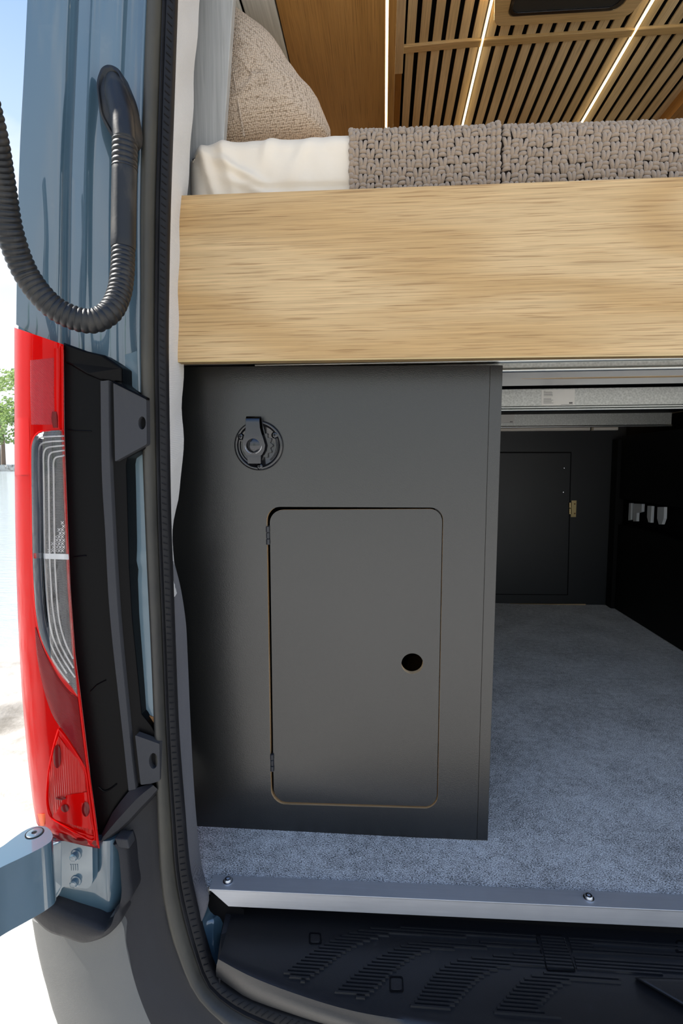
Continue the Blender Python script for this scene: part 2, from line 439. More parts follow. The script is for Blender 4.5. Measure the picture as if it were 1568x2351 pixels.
q = NT('sand'); v = q.obj()
n = q.noise(v, 1.3, 8, .62); n2 = q.noise(v, 40, 4, .6)
c = q.ramp(n, [(.34, (.22,.20,.17)), (.44, (.42,.39,.35)), (.54, (.68,.66,.61))])
q.set(Base_Color=c, Roughness=.95, Specular_IOR_Level=.1); q.bump(n2, .5, .01); MT['sand'] = q.m
q = NT('lake'); v = q.obj((1, 2.6, 1)); n = q.noise(v, 3.5, 5, .6); n2 = q.noise(q.obj((.6, 1.6, 1)), .5, 3, .5)
q.set(Base_Color=(.42,.47,.48), Roughness=.12, Specular_IOR_Level=.5, IOR=1.33)
b1 = q.bump(n, .8, .05); q.bump(n2, .3, .1, b1); MT['water'] = q.m
q = NT('leaves'); n = q.noise(q.obj(), 1.2, 4)
q.set(Base_Color=q.mix(n, (.16,.24,.09), (.46,.54,.28)), Roughness=.7)  # leaf tones kept pale: distance haze is put into the colour
tr = q.n('BsdfTranslucent'); tr.inputs[0].default_value = (.35,.5,.15,1); ms = q.n('MixShader'); ms.inputs[0].default_value = .35
q.l(q.b.outputs[0], ms.inputs[1]); q.l(tr.outputs[0], ms.inputs[2]); q.l(ms.outputs[0], q.out.inputs[0]); MT['leaf'] = q.m
MT['bark'] = plain('bark', (.16,.12,.09), .9)

# ================================================================ THE SETTING
GZ = -0.72
# sand ground with footprints, from behind the camera to the shore
rows = []; nx, ny = 150, 150
def sandz(x, y):
    v3 = Vector((x*3.1, y*3.1, 0)); n = noise.fractal(v3, .8, 2.1, 5)
    pits = max(0, noise.noise(Vector((x*2.2, y*2.2, 4.0))) - .12)
    h = max(-.05, .03*n - .16*pits)
    v_ = y - .10*x; shore = max(0, v_ - 4.0)
    return GZ + h*min(1, max(.1, 1-(v_-2.8)/1.3)) - .05*min(1, shore*4) - .12*shore
for j in range(ny+1):
    y = -4 + 9.5*j/ny
    rows.append([(lambda x: (x, y, sandz(x, y)))(-6 + 10.0*i/nx) for i in range(nx+1)])
o = MB().grid(rows).build('ground', MT['sand'], smooth=True, ang=180); struct(o, 'pale sunlit sand beach beside the van with footprints and ripples')
o = MB().add([(-300,-150,GZ-.12),(300,-150,GZ-.12),(300,12,GZ-.12),(-300,12,GZ-.12)], [(0,1,2,3)])
# far sand around the detailed patch (frame of four strips)
fr = MB()
for (x0, y0, x1, y1) in ((-120,-60,-6,4.4), (4,-60,120,60), (-6,-60,4,-4)):
    fr.box((x0, y0, GZ-.1), (x1, y1, GZ-.002))
o = fr.build('ground_surround', MT['sand']); struct(o, 'pale sand reaching away around the van')
o = MB().box((-260, 3.4, GZ-.2), (200, 125, GZ-.045)).build('lake', MT['water']); struct(o, 'rippled pale lake water behind the van')
o = MB().box((-260, 125, GZ-.2), (200, 190, GZ+1.6)).build('far_shore', MT['sand'], bevel=.5); struct(o, 'grey sandy bank on the far side of the lake')

def tree(px, Y, h, w_, seed, label, n=900, low=.12):
    rnd = random.Random(seed); base = P(px, 1066, Y); base.z = GZ+1.5
    t = thing('lakeside_tree', label, 'tree', base, 'trees on the far shore')
    trunk = [base + Vector((0,0,-.4)), base + Vector((.3,0,h*.3)), base + Vector((-.2,0,h*.62)), base + Vector((.1,0,h*.9))]
    MB().tube(catmull(trunk, 4), [h*.022*(1-.06*i) for i in range(13)], 8).build('trunk', MT['bark'], t, smooth=True)
    blobs = [(Vector((rnd.uniform(-.5,.5)*w_, rnd.uniform(-.5,.5)*w_, h*rnd.uniform(low+.1, .95))), w_*rnd.uniform(.16,.34)) for _ in range(14)]
    m = MB()
    for i in range(n):
        c, r = rnd.choice(blobs); d = Vector((rnd.gauss(0,1), rnd.gauss(0,1), rnd.gauss(0,1))).normalized()*r*rnd.uniform(.4,1.05)
        d.z *= .7; q_ = base + c + d; s_ = w_*rnd.uniform(.018,.05)
        a_ = Vector((rnd.gauss(0,1), rnd.gauss(0,1), rnd.gauss(0,1))).normalized(); b_ = a_.orthogonal().normalized(); c_ = a_.cross(b_)
        m.add([q_+b_*s_, q_+c_*s_*.7, q_-b_*s_, q_-c_*s_*.7, q_+a_*s_*.35], [(0,1,4),(1,2,4),(2,3,4),(3,0,4)])
    f = m.build('foliage', MT['leaf'], t); f['kind'] = 'stuff'
tree(-2, 128, 17, 14, 1, 'dense green lakeside tree just left of the red tail lamp', 2600)
tree(-190, 132, 20, 14, 2, 'tall green tree on the far shore, mostly past the left edge', 1800)
tree(8, 165, 33, 18, 3, 'tall thin pale tree rising above the dense green one', 700, .62)
tree(150, 122, 9, 8, 4, 'low pale bush on the far bank hidden past the lamp', 1200)

tl_rnd = random.Random(11); m = MB()
for k in range(15):
    a_ = lerp(-2.75, -.35, k/14) + tl_rnd.uniform(-.04,.04); D_ = tl_rnd.uniform(26, 40); hh = tl_rnd.uniform(4, 10)
    c_ = Vector((math.cos(a_)*D_, math.sin(a_)*D_, GZ)); wd_ = hh*tl_rnd.uniform(.25,.45)
    m.tube([c_, c_+Vector((0,0,hh*.8))], [hh*.02, hh*.008], 6)
    for j in range(150):
        d_ = Vector((tl_rnd.gauss(0,.5), tl_rnd.gauss(0,.5), 0))*wd_*.6; z_ = hh*tl_rnd.uniform(.12,1); q_ = c_ + d_*(1.15-z_/hh) + Vector((0,0,z_)); s_ = wd_*tl_rnd.uniform(.08,.2)
        a1_ = Vector((tl_rnd.gauss(0,1), tl_rnd.gauss(0,1), tl_rnd.gauss(0,1))).normalized(); b1_ = a1_.orthogonal().normalized(); c1_ = a1_.cross(b1_)
        m.add([q_+b1_*s_, q_+c1_*s_*.7, q_-b1_*s_, q_-c1_*s_*.7, q_+a1_*s_*.35], [(0,1,4),(1,2,4),(2,3,4),(3,0,4)])
o = m.build('treeline', MT['leaf']); o['kind'] = 'structure'; o['label'] = 'green trees behind the beach, mirrored in the glossy lamp'

# ---- van shell
RZ = 1.892                                         # underside of the ceiling slats
o = MB().box((-.48, .803, -.035), (1.155, 3.4, -.0005)).box((-.40, .780, -.004), (-.262, .803, -.0005)).build('floor', MT['carpet']); struct(o, 'grey and white flecked woven floor covering inside the van')
o = MB().box((-.50, .80, RZ+.0063), (1.158, 3.5, RZ+.05)).build('ceiling', MT['felt']); struct(o, 'van ceiling of oak slats on black felt')
ceil = o
o = MB().box((1.16, .80, -.1), (1.20, 3.5, RZ+.05)).build('wall_right', MT['grey_wood_y']); struct(o)
o = MB().box((-.52, .79, -.1), (-.485, 3.5, RZ+.05)).build('wall_left', MT['grey_wood_y']); struct(o, 'pale grey panelled left side of the van'); wall_left = o
o = MB().box((-.48, 3.4, -.1), (1.158, 3.44, RZ+.01)).build('wall_front', MT['oak_y']); struct(o)
o = MB().box((-.5, .77, RZ+.052), (1.2, 3.5, RZ+.12)).build('roof', MT['paint'], bevel=.01); struct(o, 'blue painted roof of the van')

# ceiling slats
def zc(x):                                          # slight droop at the left end of the arch
    return RZ - .05*max(0, .24 - x)**1.4
hC = RZ - CAM.z
led_x = [.231*hC, .5785*hC]
pitch = .0365; slot = .013
xs = []
x = .062
edges = [(.062, led_x[0]-.006, 6), (led_x[0]+.006, led_x[1]-.006, 11), (led_x[1]+.006, .965, 7)]
first = True
for (a, b, n) in edges:
    p_ = (b - a + slot)/n
    for k in range(n):
        x0 = a + k*p_; x1 = x0 + p_ - slot
        z0, z1 = zc(x0), zc(x1)
        m = MB(); m.add([(x0,1.0,z0),(x1,1.0,z1),(x1,3.38,z1),(x0,3.38,z0),(x0,1.0,z0+.0062),(x1,1.0,z1+.0062),(x1,3.38,z1+.0062),(x0,3.38,z0+.0062)],
                        [(0,1,2,3),(4,5,6,7),(0,1,5,4),(1,2,6,5),(2,3,7,6),(3,0,4,7)])
        sl = m.build('slat', MT['oak_slat'], ceil)
# cross battens of the ceiling (bent to the arch)
def batten(y0, y1, xa, xb, n=16):
    m = MB(); rws = []
    for i in range(n+1):
        x = lerp(xa, xb, i/n); z = zc(x)
        rws.append([(x, y0, z-.007), (x, y1, z-.007), (x, y1, z+.002), (x, y0, z+.002)])
    return m.grid(rws, True, True)
yb = PZ(1199, 94, RZ-.007).y
t = batten(yb-.013, yb+.013, .055, .965).build('ceiling_batten', MT['oak_x'], bevel=.002)
tag(t, 'pale oak batten running across the slatted ceiling', 'batten')
for i, lx in enumerate(led_x):
    t = thing('led_strip', ['glowing warm light strip between the slats, nearer the left oak cupboard', 'glowing warm light strip between the slats, passing right of the ceiling vent panel'][i], 'light strip', (lx, 1.0, zc(lx)), 'warm light strips')
    MB().box((lx-.0022, 1.0, zc(lx)-.0085), (lx+.0022, 3.36, zc(lx)-.004)).build('diffuser', MT['led'], t)
    MB().box((lx-.0045, 1.0, zc(lx)-.004), (lx+.0045, 3.36, zc(lx)+.006)).build('channel', MT['alu'], t)
    al = bpy.data.lights.new('led_glow', 'AREA'); al.shape = 'RECTANGLE'; al.size = .006; al.size_y = 2.2; al.energy = 3.8; al.color = (1, .80, .54)
    lo = bpy.data.objects.new('led_glow', al); COL.objects.link(lo); lo.location = (lx, 2.2, zc(lx)-.010); lo.parent = t
    lo.matrix_parent_inverse = t.matrix_world.inverted()
# ceiling fan / vent panel
zp = RZ - .022
def pz(x, y, z=zp): return PZ(x, y, z)
pan = rounded([(1140,-170),(1134,61),(1440,44),(1600,-150)], [0, 16, 30, 0])
t = thing('ceiling_vent', 'oak framed ceiling panel with a black perforated grille between the light strips', 'vent', pz(1280, 0))
inner = rounded([(1205,-120),(1164,40),(1425,25),(1500,-120)], [10, 16, 26, 10])
MB().prism([pz(*q_) for q_ in pan], (0,0,.016), holes=[[pz(*q_) for q_ in inner]]).build('oak_frame', MT['oak_x'], t, bevel=.001)
rim_i = rounded([(1212,-112),(1174,31),(1416,17),(1490,-112)], [10, 14, 22, 10])
inner2 = rounded([(1207,-118),(1166,38.5),(1423,23.5),(1498,-118)], [10, 16, 26, 10])
MB().prism([pz(q_[0], q_[1], zp-.004) for q_ in inner2], (0,0,.018), holes=[[pz(q_[0], q_[1], zp-.004) for q_ in rim_i]]).build('grille_rim', MT['black_gloss'], t, bevel=.001)
MB().prism([pz(q_[0], q_[1], zp-.001) for q_ in rim_i], (0,0,.010)).build('grille', MT['grille'], t)

# left overhead cupboard with its soffit and light
h1 = .84; cz = CAM.z + h1
t = thing('overhead_cupboard', 'dark warm oak overhead cupboard above the cushion at left', 'cupboard', (-.1, 1.5, cz))
cp = MB(); x1_ = .0225
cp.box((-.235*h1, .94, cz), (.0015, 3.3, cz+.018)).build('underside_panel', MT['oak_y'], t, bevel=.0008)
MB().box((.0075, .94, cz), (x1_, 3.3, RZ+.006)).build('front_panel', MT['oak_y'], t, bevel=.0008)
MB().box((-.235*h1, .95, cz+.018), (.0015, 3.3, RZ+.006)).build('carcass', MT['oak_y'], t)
t = thing('led_strip', 'glowing warm light strip along the lower edge of the overhead oak cupboard', 'light strip', (.0045, 1.2, cz), 'warm light strips')
MB().box((.0024, .95, cz+.001), (.0072, 3.3, cz+.004)).build('diffuser', MT['led'], t)
MB().box((.0018, .95, cz+.004), (.0074, 3.3, cz+.017)).build('channel', MT['alu'], t)
al = bpy.data.lights.new('led_glow', 'AREA'); al.shape = 'RECTANGLE'; al.size = .006; al.size_y = 1.8; al.energy = 1.3; al.color = (1, .78, .52)
lo = bpy.data.objects.new('led_glow', al); COL.objects.link(lo); lo.location = (.0045, 1.9, cz-.003); lo.parent = t
lo.matrix_parent_inverse = t.matrix_world.inverted()
tz = RZ - .03
t = thing('ceiling_trim', 'narrow oak trim between the overhead cupboard and the slats', 'trim', (.045, 1.2, tz))
MB().box((.0262, .95, tz), (.0545, 1.70, RZ+.006)).build('trim_board', MT['oak_slat'], t, bevel=.001)
MB().box((.0262, 1.703, tz+.006), (.0525, 3.3, RZ+.006)).build('trim_board', MT['oak_y'], t, bevel=.001)
# right overhead cupboard (its dark oak underside in the corner)
t = thing('overhead_cupboard', 'dark warm oak overhead cupboard in the top right corner', 'cupboard', (1.0, 1.8, 1.5))
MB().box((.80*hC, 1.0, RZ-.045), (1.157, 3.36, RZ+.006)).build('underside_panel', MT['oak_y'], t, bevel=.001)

# left grey wall lining: three planks sloping up to the cupboard
def plank(xa, za, xb, zb, name='plank', y0=.96, y1=3.3, th=.012):
    d = Vector((zb-za, 0, -(xb-xa))).normalized()*th*-1
    m = MB(); a = Vector((xa, y0, za)); b = Vector((xb, y0, zb)); vy = Vector((0, y1-y0, 0))
    m.prism([a, b, b+d, a+d], vy); return m.build(name, MT['grey_wood_y'], wall_left, bevel=.0012)
pts = [(-.425, 1.10), (-.338, 1.36), (-.285, 1.495)]
plank(-.462, .97, -.396, 1.232)
plank(-.395, 1.236, -.318, 1.434)
plank(-.316, 1.440, -.262, 1.529)
plank(-.2595, 1.5305, -.20, 1.532)
# the grey end board beside the cushion (faces the tailgate)
t = MB().prism([P(474,-1000,.925), P(602,-1000,.925), P(500,520,.925), P(405,520,.925)], (0,.016,0)).build('pillar_board', MT['grey_wood'], bevel=.0015)
tag(t, 'pale grey painted upright board between the fabric lining and the cushion', 'board')

# ================================================================ THE BED
YB = .84
bed = thing('bed_front_board', 'wide light oak board across the front of the bed', 'board', P(900, 825, YB))
corn = [P(380,449.8,YB), P(1568,406,YB) + (P(1568,406,YB)-P(1000,427.5,YB))*.85, P(1568,814.5,YB) + (P(1568,814.5,YB)-P(1000,820,YB))*.85, P(380,832,YB)]
MB().prism(corn, (0,.018,0)).build('board_face', MT['oak'], bed, bevel=.0012)
MB().prism([corn[3]+Vector((0,-.0006,0)), corn[2]+Vector((0,-.0006,0)), corn[2]+Vector((0,-.0006,.0022)), corn[3]+Vector((0,-.0006,.0022))], (0,.019,0)).build('edge_band', MT['oak_x'], bed)

# bed frame below: rails, deck
t = thing('bed_slide_rail', 'shiny galvanised double-lipped rail right below the oak board', 'rail', (0.4, .95, .84))
xl = P(587, 830, .945).x
def xbar(py0, py1, Y, r):      # a lateral bar through heights given at two image rows
    return [P(587, py0, Y), P(1568, py1, Y), P(1568, py1, Y) + (P(1568,py1,Y)-P(587,py0,Y))*.5]
a1 = .944
zU = P(1000, 831, a1).z; zL = P(1350, 846.5, a1+.006).z
zD = zL + .022; DF = PZ(1300, 884, zD).y; DS = PZ(1400, 866, zD).y
MB().tube([Vector((xl, a1, zU)), Vector((1.1, a1, zU))], .0052, 14).build('upper_lip', MT['galv'], t, smooth=True)
MB().tube([Vector((xl+.012, a1+.006, zL)), Vector((1.1, a1+.006, zL))], .0042, 14).build('lower_lip', MT['galv'], t, smooth=True)
MB().box((xl, a1+.004, zL), (1.1, a1+.008, zU+.02)).build('web', MT['galv_face'], t)
t = thing('bed_deck', 'white laminate underside of the bed deck with a slot showing raw plywood', 'bed deck', (0.4, 1.2, .85))
MB().box((-.44, .965, zD), (1.1, DF, zD+.018)).build('deck_panel', MT['white_lam'], t)
MB().prism([Vector((P(1196,866,DS).x, DS, zD-.0006)), Vector((.40, DS+.012, zD-.0006)), Vector((1.1, DS+.016, zD-.0006)), Vector((1.1, DS-.004, zD-.0006)), Vector((.42, DS-.006, zD-.0006))], (0,0,.002)).build('plywood_slot', MT['ply'], t)
MB().box((-.44, DF+.004, zD+.006), (1.1, 2.53, zD+.018)).build('deck_panel', MT['gap'], t)
def zbeam(y_top, y_bot, Y, name, label):
    z1 = P(1240, y_top, Y).z; z0 = P(1240, y_bot, Y).z
    t = thing(name, label, 'rail', (.4, Y, z0), 'galvanised cross rails under the bed')
    MB().box((-.40, Y, z0+.009), (1.1, Y+.002, z1)).build('web', MT['galv_face'], t)
    MB().box((-.40, Y, z1-.002), (1.1, Y+.03, z1)).build('flange', MT['galv_face'], t)
    r = .0030 if Y < 1.85 else .0042
    MB().tube([Vector((-.40, Y-.002, z0+r)), Vector((1.1, Y-.002, z0+r))], r, 12).build('lip', MT['galv'], t, smooth=True)
    if Y < 1.85: MB().tube([Vector((-.40, Y-.0015, z0+r*3)), Vector((1.1, Y-.0015, z0+r*3))], r*.95, 12).build('lip', MT['galv'], t, smooth=True)
    return t, z0, z1
YR2 = DF + .05
r2, z0, z1 = zbeam(891, 943.5, YR2, 'cross_rail', 'galvanised cross rail under the bed carrying a paper sticker near its left end')
r3, z03, z13 = zbeam(944, 982.5, 2.12, 'cross_rail', 'farther, darker galvanised cross rail under the bed')
def sticker(pa, pb, ya, yb_, Y, lab):
    x0, x1 = P(pa, ya, Y).x, P(pb, ya, Y).x; zt, zb = P(pa, ya, Y).z, P(pa, yb_, Y).z
    s_ = thing('paper_sticker', lab, 'sticker', (x0, Y-.0004, zb), 'stickers on the cross rails')
    MB().box((x0, Y-.0006, zb), (x1, Y+.0004, zt)).build('paper', MT['paper'], s_)
    W, H = x1-x0, zt-zb; m = MB(); rnd = random.Random(3)
    for k in range(6): m.box((x0+W*.07, Y-.0008, zt-H*(.10+.06*k)), (x0+W*(.07+.30*rnd.uniform(.75,1) if k else .07+.05), Y-.0006, zt-H*(.08+.06*k)))
    for k in range(6): m.box((x0+W*.07, Y-.0008, zt-H*(.56+.06*k)), (x0+W*(.07+.30*rnd.uniform(.75,1)), Y-.0006, zt-H*(.54+.06*k)))
    m.box((x0+W*.60, Y-.0008, zb+H*.035), (x0+W*.95, Y-.0006, zb+H*.05))
    o = m.build('printed_text', MT['ink'], s_); o['kind'] = 'stuff'
    return s_, x0, W, zb, H
s1, x0, W, zb, H = sticker(1243, 1320, 895, 931, YR2, 'white paper sticker with tiny print on the nearer cross rail')
mk = MB()
for k in range(3): mk.box((x0+W*(.84+.035*k), YR2-.0008, zb+H*.09), (x0+W*(.866+.035*k), YR2-.0006, zb+H*.19))
mk.box((x0+W*.84, YR2-.0008, zb+H*.12), (x0+W*.936, YR2-.0006, zb+H*.15))
mk.build('printed_mark', MT['ink'], s1)
s2, x0, W, zb, H = sticker(1120, 1181, 949, 972, 2.12, 'half hidden paper sticker on the farther cross rail')
mk = MB()
for k in range(3): mk.box((x0+W*(.84+.035*k), 2.1192, zb+H*.09), (x0+W*(.866+.035*k), 2.1194, zb+H*.19))
mk.build('printed_mark', MT['ink'], s2)
# white batten at the back with a dark joint
xj = P(1359, 986, 2.555).x
zbt = P(1250, 989, 2.555).z
t = thing('ledge_batten', 'thin white ledge batten high on the garage back wall', 'batten', (.4, 2.555, zbt))
MB().box((-.4, 2.555, zbt), (xj-.008, 2.585, zbt+.04)).build('batten_length', MT['white_lam'], t)
MB().box((xj+.008, 2.555, zbt), (1.09, 2.585, zbt+.04)).build('batten_length', MT['white_lam'], t)

# mattress with sheet
ztop = P(620, 306, .90).z
t = thing('mattress', 'cream cotton sheet wrapped over the mattress at left', 'mattress', (.3, 1.5, .90))
mx0 = P(429, 400, .90).x
MB().box((mx0+.012, .925, zD+.02), (1.10, 2.36, ztop-.040)).build('mattress_core', MT['sheet'], t, bevel=.03, seg=4)
rows = []; nx, nz_ = 120, 90
xR = -.035
ztop = P(620, 306, .90).z
def fold(x, s):
    """wrinkle depth at position x (m from left corner) and s (m below the top edge)"""
    d = 0
    d += .010*math.exp(-((x-.055-.25*s)/.012)**2)*math.exp(-((s-.06)/.06)**2)          # upright crease near corner
    d += .008*math.exp(-((x-.015-.3*s)/.010)**2)*(1 if s > .02 else s/.02)
    d += .009*math.exp(-((s-.055-.5*(x-.05))/.008)**2)*math.exp(-((x-.09)/.045)**2)     # diagonal fold down to the right
    d += .006*math.exp(-((s-.085-.35*(x-.06))/.007)**2)*math.exp(-((x-.12)/.05)**2)
    d += .005*math.exp(-((x-.15+.3*s)/.010)**2)*math.exp(-((s-.03)/.04)**2)
    d += .004*math.exp(-((x-.22+.5*s)/.012)**2)*math.exp(-((s-.05)/.05)**2)
    d += .004*noise.noise(Vector((x*14, s*9, 2)))+ .002*noise.noise(Vector((x*40, s*22, 5)))
    return d
sF = 0.30
for j in range(nz_+1):
    u = j/nz_; r = []
    for i in range(nx+1):
        xx = i/nx*(xR - mx0)
        edge_drop = .018*math.exp(-xx/.012) if True else 0
        s_ = u*sF
        rr = .028
        # path: top (going back) -> round -> front going down
        if s_ < .06: y = .895+rr+(.06-s_); z = ztop; n_ = Vector((0,0,1))
        elif s_ < .06+rr*1.57:
            a = (s_-.06)/rr; y = .895+rr-rr*math.sin(a); z = ztop-rr+rr*math.cos(a); n_ = Vector((0,-math.sin(a), math.cos(a)))
        else: y = .895; z = ztop-rr-(s_-.06-rr*1.57); n_ = Vector((0,-1,0))
        sd = max(0, s_-.06)
        # gentle slope up to the right and rounded left corner
        back = .02*math.exp(-xx/.014)
        lower = .0045*(1/(1+math.exp(-(sd-.098)*900)))*(1/(1+math.exp(-(xx-.085)*200)))  # the lower layer sits back below the turned hem
        q_ = Vector((mx0+xx, y+back+lower, z-edge_drop*(1 if s_ < .1 else .0))) + n_*(fold(xx, sd)*min(1, max(0, (s_-.045)/.05)) - .002)
        r.append(q_)
    rows.append(r)
MB().grid(rows).build('sheet', MT['sheet'], t, smooth=True, ang=180)

# cushion
YC = 1.02
out = [(470,40),(533,22),(552,30),(580,50),(610,72),(640,105),(665,148),(682,170),(700,195),(718,213),(729,226),(738,248),(748,272),(759,306),(740,330),(600,336),(470,336)]
c3 = [P(x_, y_, YC) for x_, y_ in out]
c3 = catmull(c3+[c3[0]], 5)[:-1]
cen = sum(c3, Vector())/len(c3)
t = thing('boucle_cushion', 'plump beige boucle cushion standing on the bed behind the sheet', 'cushion', (cen.x, cen.y, P(600,336,YC).z))
cen = P(590, 215, YC)
for side_, nm in ((-1, 'front_cover'), (1, 'back_cover')):
    rows = []
    for k in range(15):
        f = k/14
        rows.append([cen.lerp(q_, f) + Vector((0, side_*.055*math.sqrt(max(0, 1-f**2.6)) + .0, 0)) + Vector((0, .003*noise.noise(q_*9+Vector((f*5,0,0))), 0)) for q_ in c3])
    MB().grid(rows, True).build(nm, MT['boucle'], t, smooth=True, ang=180)
seam = catmull([P(534,165,YC-.053), P(540,195,YC-.054), P(549,250,YC-.05), P(561,315,YC-.04)], 6)
MB().tube(seam, .0016, 8).build('seam', MT['boucle'], t, smooth=True)

# knitted blanket: base plus yarn stitches
t = thing('knitted_blanket', 'chunky taupe basket-weave knitted blanket over the mattress', 'blanket', (.3, .9, .95))
yF = .893; rr = .026
bx0, bx1 = P(806, 350, yF).x, .66
xs_ = P(1147, 350, yF).x
def ztop_b(x):
    px = lerp(806, 1147, (x-bx0)/(xs_-bx0)) if x < xs_ else 1147 + (x-xs_)*F/yF
    return P(px, 279 - (px-806)*.0365 if px < 1147 else 268 - (px-1147)*.027, yF).z
def bsurf(x, s, off=0):
    """s metres down from the start of the rounded top; returns point and normal"""
    zt = ztop_b(x) - .004
    if s < 0: return Vector((x, yF+rr-s, zt+off)), Vector((0,0,1))
    if s < rr*1.57:
        a = s/rr; n_ = Vector((0,-math.sin(a), math.cos(a)))
        return Vector((x, yF+rr, zt-rr)) + n_*(rr+off), n_
    return Vector((x, yF-off, zt-rr-(s-rr*1.57))), Vector((0,-1,0))
rows = []
for j in range(26):
    s_ = -.12 + .34*j/25
    rows.append([bsurf(lerp(bx0+.004, bx1, i/40), s_, -.006)[0] for i in range(41)])
MB().grid(rows).build('blanket_body', MT['yarn_base'], t, smooth=True, ang=180)
MB().box((bx0+.01, .922, ztop-.038), (1.08, 2.3, ztop_b(.3)-.014)).build('blanket_underlayer', MT['yarn_base'], t)
m = MB(); rnd = random.Random(5)
cw, ch = .0126, .0132
def yarn(c, along, nrm, length, r):
    along = along.normalized(); sd = along.cross(nrm).normalized(); rws = []
    bend = rnd.uniform(-.25, .25)*r; K = 7
    for k in range(K):
        f = k/(K-1)*2-1
        rad = r*(max(0.04, 1-abs(f)**3.2))**.5*rnd.uniform(.93, 1.07)
        lift = -r*1.15*abs(f)**2.2
        ctr = c + along*(f*length*.5) + nrm*lift + sd*bend*(1-f*f)
        rws.append([ctr + sd*math.cos(q_)*rad + nrm*math.sin(q_)*rad*.95 for q_ in [2*math.pi*z_/7 for z_ in range(7)]])
    m.grid(rws, True, True)
ncx = int((bx1-bx0)/cw); ncy = 18
for i in range(ncx):
    for j in range(ncy):
        x = bx0+.007+i*cw; s_ = -.030+j*ch + .003*math.sin(x*31) + .002*noise.noise(Vector((x*18, j, 0)))
        if abs(x-xs_) < .005: continue
        par = (i + j) % 2
        jx, js = rnd.uniform(-.0010,.0010), rnd.uniform(-.0012,.0012)
        p0, n0 = bsurf(x+jx, s_+js, .0015); p1, _ = bsurf(x+jx, s_+js+.002, .0015); dn = (p1-p0)
        tilt = Vector((rnd.uniform(-.38,.38), 0, rnd.uniform(-.32,.32)))
        if par:
            for e in (-1, 1):
                yarn(p0 + Vector((e*.0032,0,0)), dn.normalized()+tilt*.6+Vector((-e*.16,0,0)), n0, ch*1.48, .0034)
        else:
            for e in (-1, 1):
                pc, nc = bsurf(x+jx, s_+js+e*.0032, .0008)
                yarn(pc, Vector((1,0,0))+tilt*.6, nc, cw*1.30, .0034)
st = m.build('yarn_stitches', MT['yarn'], t, smooth=True, ang=180); st['kind'] = 'stuff'
# the folded edge that runs down the front, and the left hem
m = MB()
for xx, off in ((xs_-.003, .003), (xs_-.0105, .001), (bx0+.0005, .000)):
    k = 0; s_ = -.01
    while s_ < .2:
        p0, n0 = bsurf(xx+rnd.uniform(-.0005,.0005), s_, .002+off); p1, _ = bsurf(xx, s_+.002, .002+off)
        yarn(p0, (p1-p0).normalized()+Vector((rnd.uniform(-.3,.3),0,0)), n0, .014, .0042); s_ += .0095
o = m.build('hem_stitches', MT['yarn'], t, smooth=True, ang=180); o['kind'] = 'stuff'

# ================================================================ THE CABINET
YK = .92; TH = .012
cab = thing('black_cabinet', 'tall black textured cabinet with a hinged door under the bed', 'cabinet', P(800, 1915, YK))
def pk(l, Y=YK): return [P(x_, y_, Y) for x_, y_ in l]
open_px = rounded([(611.5,1163.5),(1018.0,1165.5),(1004.6,1857.0),(622.5,1846.0)], [32,30,30,34], 10)
out_px = [(385,842.5),(1125,838.5),(1094.5,1928.6),(385,1899.5)]
MB().prism(pk(out_px), (0,TH,0), 0, 1, holes=[pk(open_px)]).build('front_panel', [MT['cab'], MT['ply']], cab)
MB().prism(pk([(1125.8,838.5),(1154.5,838.5),(1119.8,1929.6),(1095.3,1928.8)], YK-.0004), (0,.03,0)).build('edge_panel', MT['cab'], cab, bevel=.0008)
# carcass behind
xs0 = P(1125, 1300, YK).x
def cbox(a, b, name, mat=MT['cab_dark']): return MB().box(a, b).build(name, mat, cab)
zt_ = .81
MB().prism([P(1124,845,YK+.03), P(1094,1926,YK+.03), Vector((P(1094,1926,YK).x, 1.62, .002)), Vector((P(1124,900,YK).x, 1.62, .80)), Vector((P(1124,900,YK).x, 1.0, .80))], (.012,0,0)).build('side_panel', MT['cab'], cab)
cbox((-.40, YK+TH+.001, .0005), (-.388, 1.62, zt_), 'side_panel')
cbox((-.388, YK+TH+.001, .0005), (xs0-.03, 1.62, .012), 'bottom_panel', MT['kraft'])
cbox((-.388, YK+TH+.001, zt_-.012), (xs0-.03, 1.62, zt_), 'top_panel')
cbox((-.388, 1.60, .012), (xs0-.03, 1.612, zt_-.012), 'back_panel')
# a plywood block seen through the finger hole
door_px = rounded([(619.0,1171.0),(1015.6,1168.6),(1002.4,1852.0),(628.8,1840.5)], [30,29,28,30], 10)
hc = (946.5, 1523.5)
dY = YK+.0006
hole = [P(hc[0]+25.0*math.cos(q_), hc[1]+23.5*math.sin(q_), dY) for q_ in [2*math.pi*k/40 for k in range(40)]]
door = MB().prism(pk(door_px, dY), (0,TH,0), 0, 1, holes=[hole]).build('door', [MT['cab'], MT['ply']], cab)
# hinges (black three-knuckle barrels)
for (px0, py0, px1, py1) in ((614.6,1208,615.6,1251),(624.4,1731,625.2,1771)):
    h_ = MB(); a = P(px0, py0, YK-.001); b = P(px1, py1, YK-.001); nk = 3
    for k in range(nk):
        p0 = a.lerp(b, k/nk+.012); p1 = a.lerp(b, (k+1)/nk-.012)
        h_.tube([p0, p0.lerp(p1,.06), p0.lerp(p1,.94), p1], [.0026,.0034,.0034,.0026] if k != 1 else [.0024,.0031,.0031,.0024], 14)
    h_.tube([a.lerp(b,.02), b.lerp(a,.02)], .0018, 10)
    ho = h_.build('hinge', MT['hinge_black'], cab, smooth=True)
    a.y += .004; b.y += .004
    MB().box((min(a.x,b.x)-.0005, YK+.0015, b.z), (max(a.x,b.x)+.0035, YK+.0105, a.z)).build('hinge_leaf', MT['hinge_black'], ho)
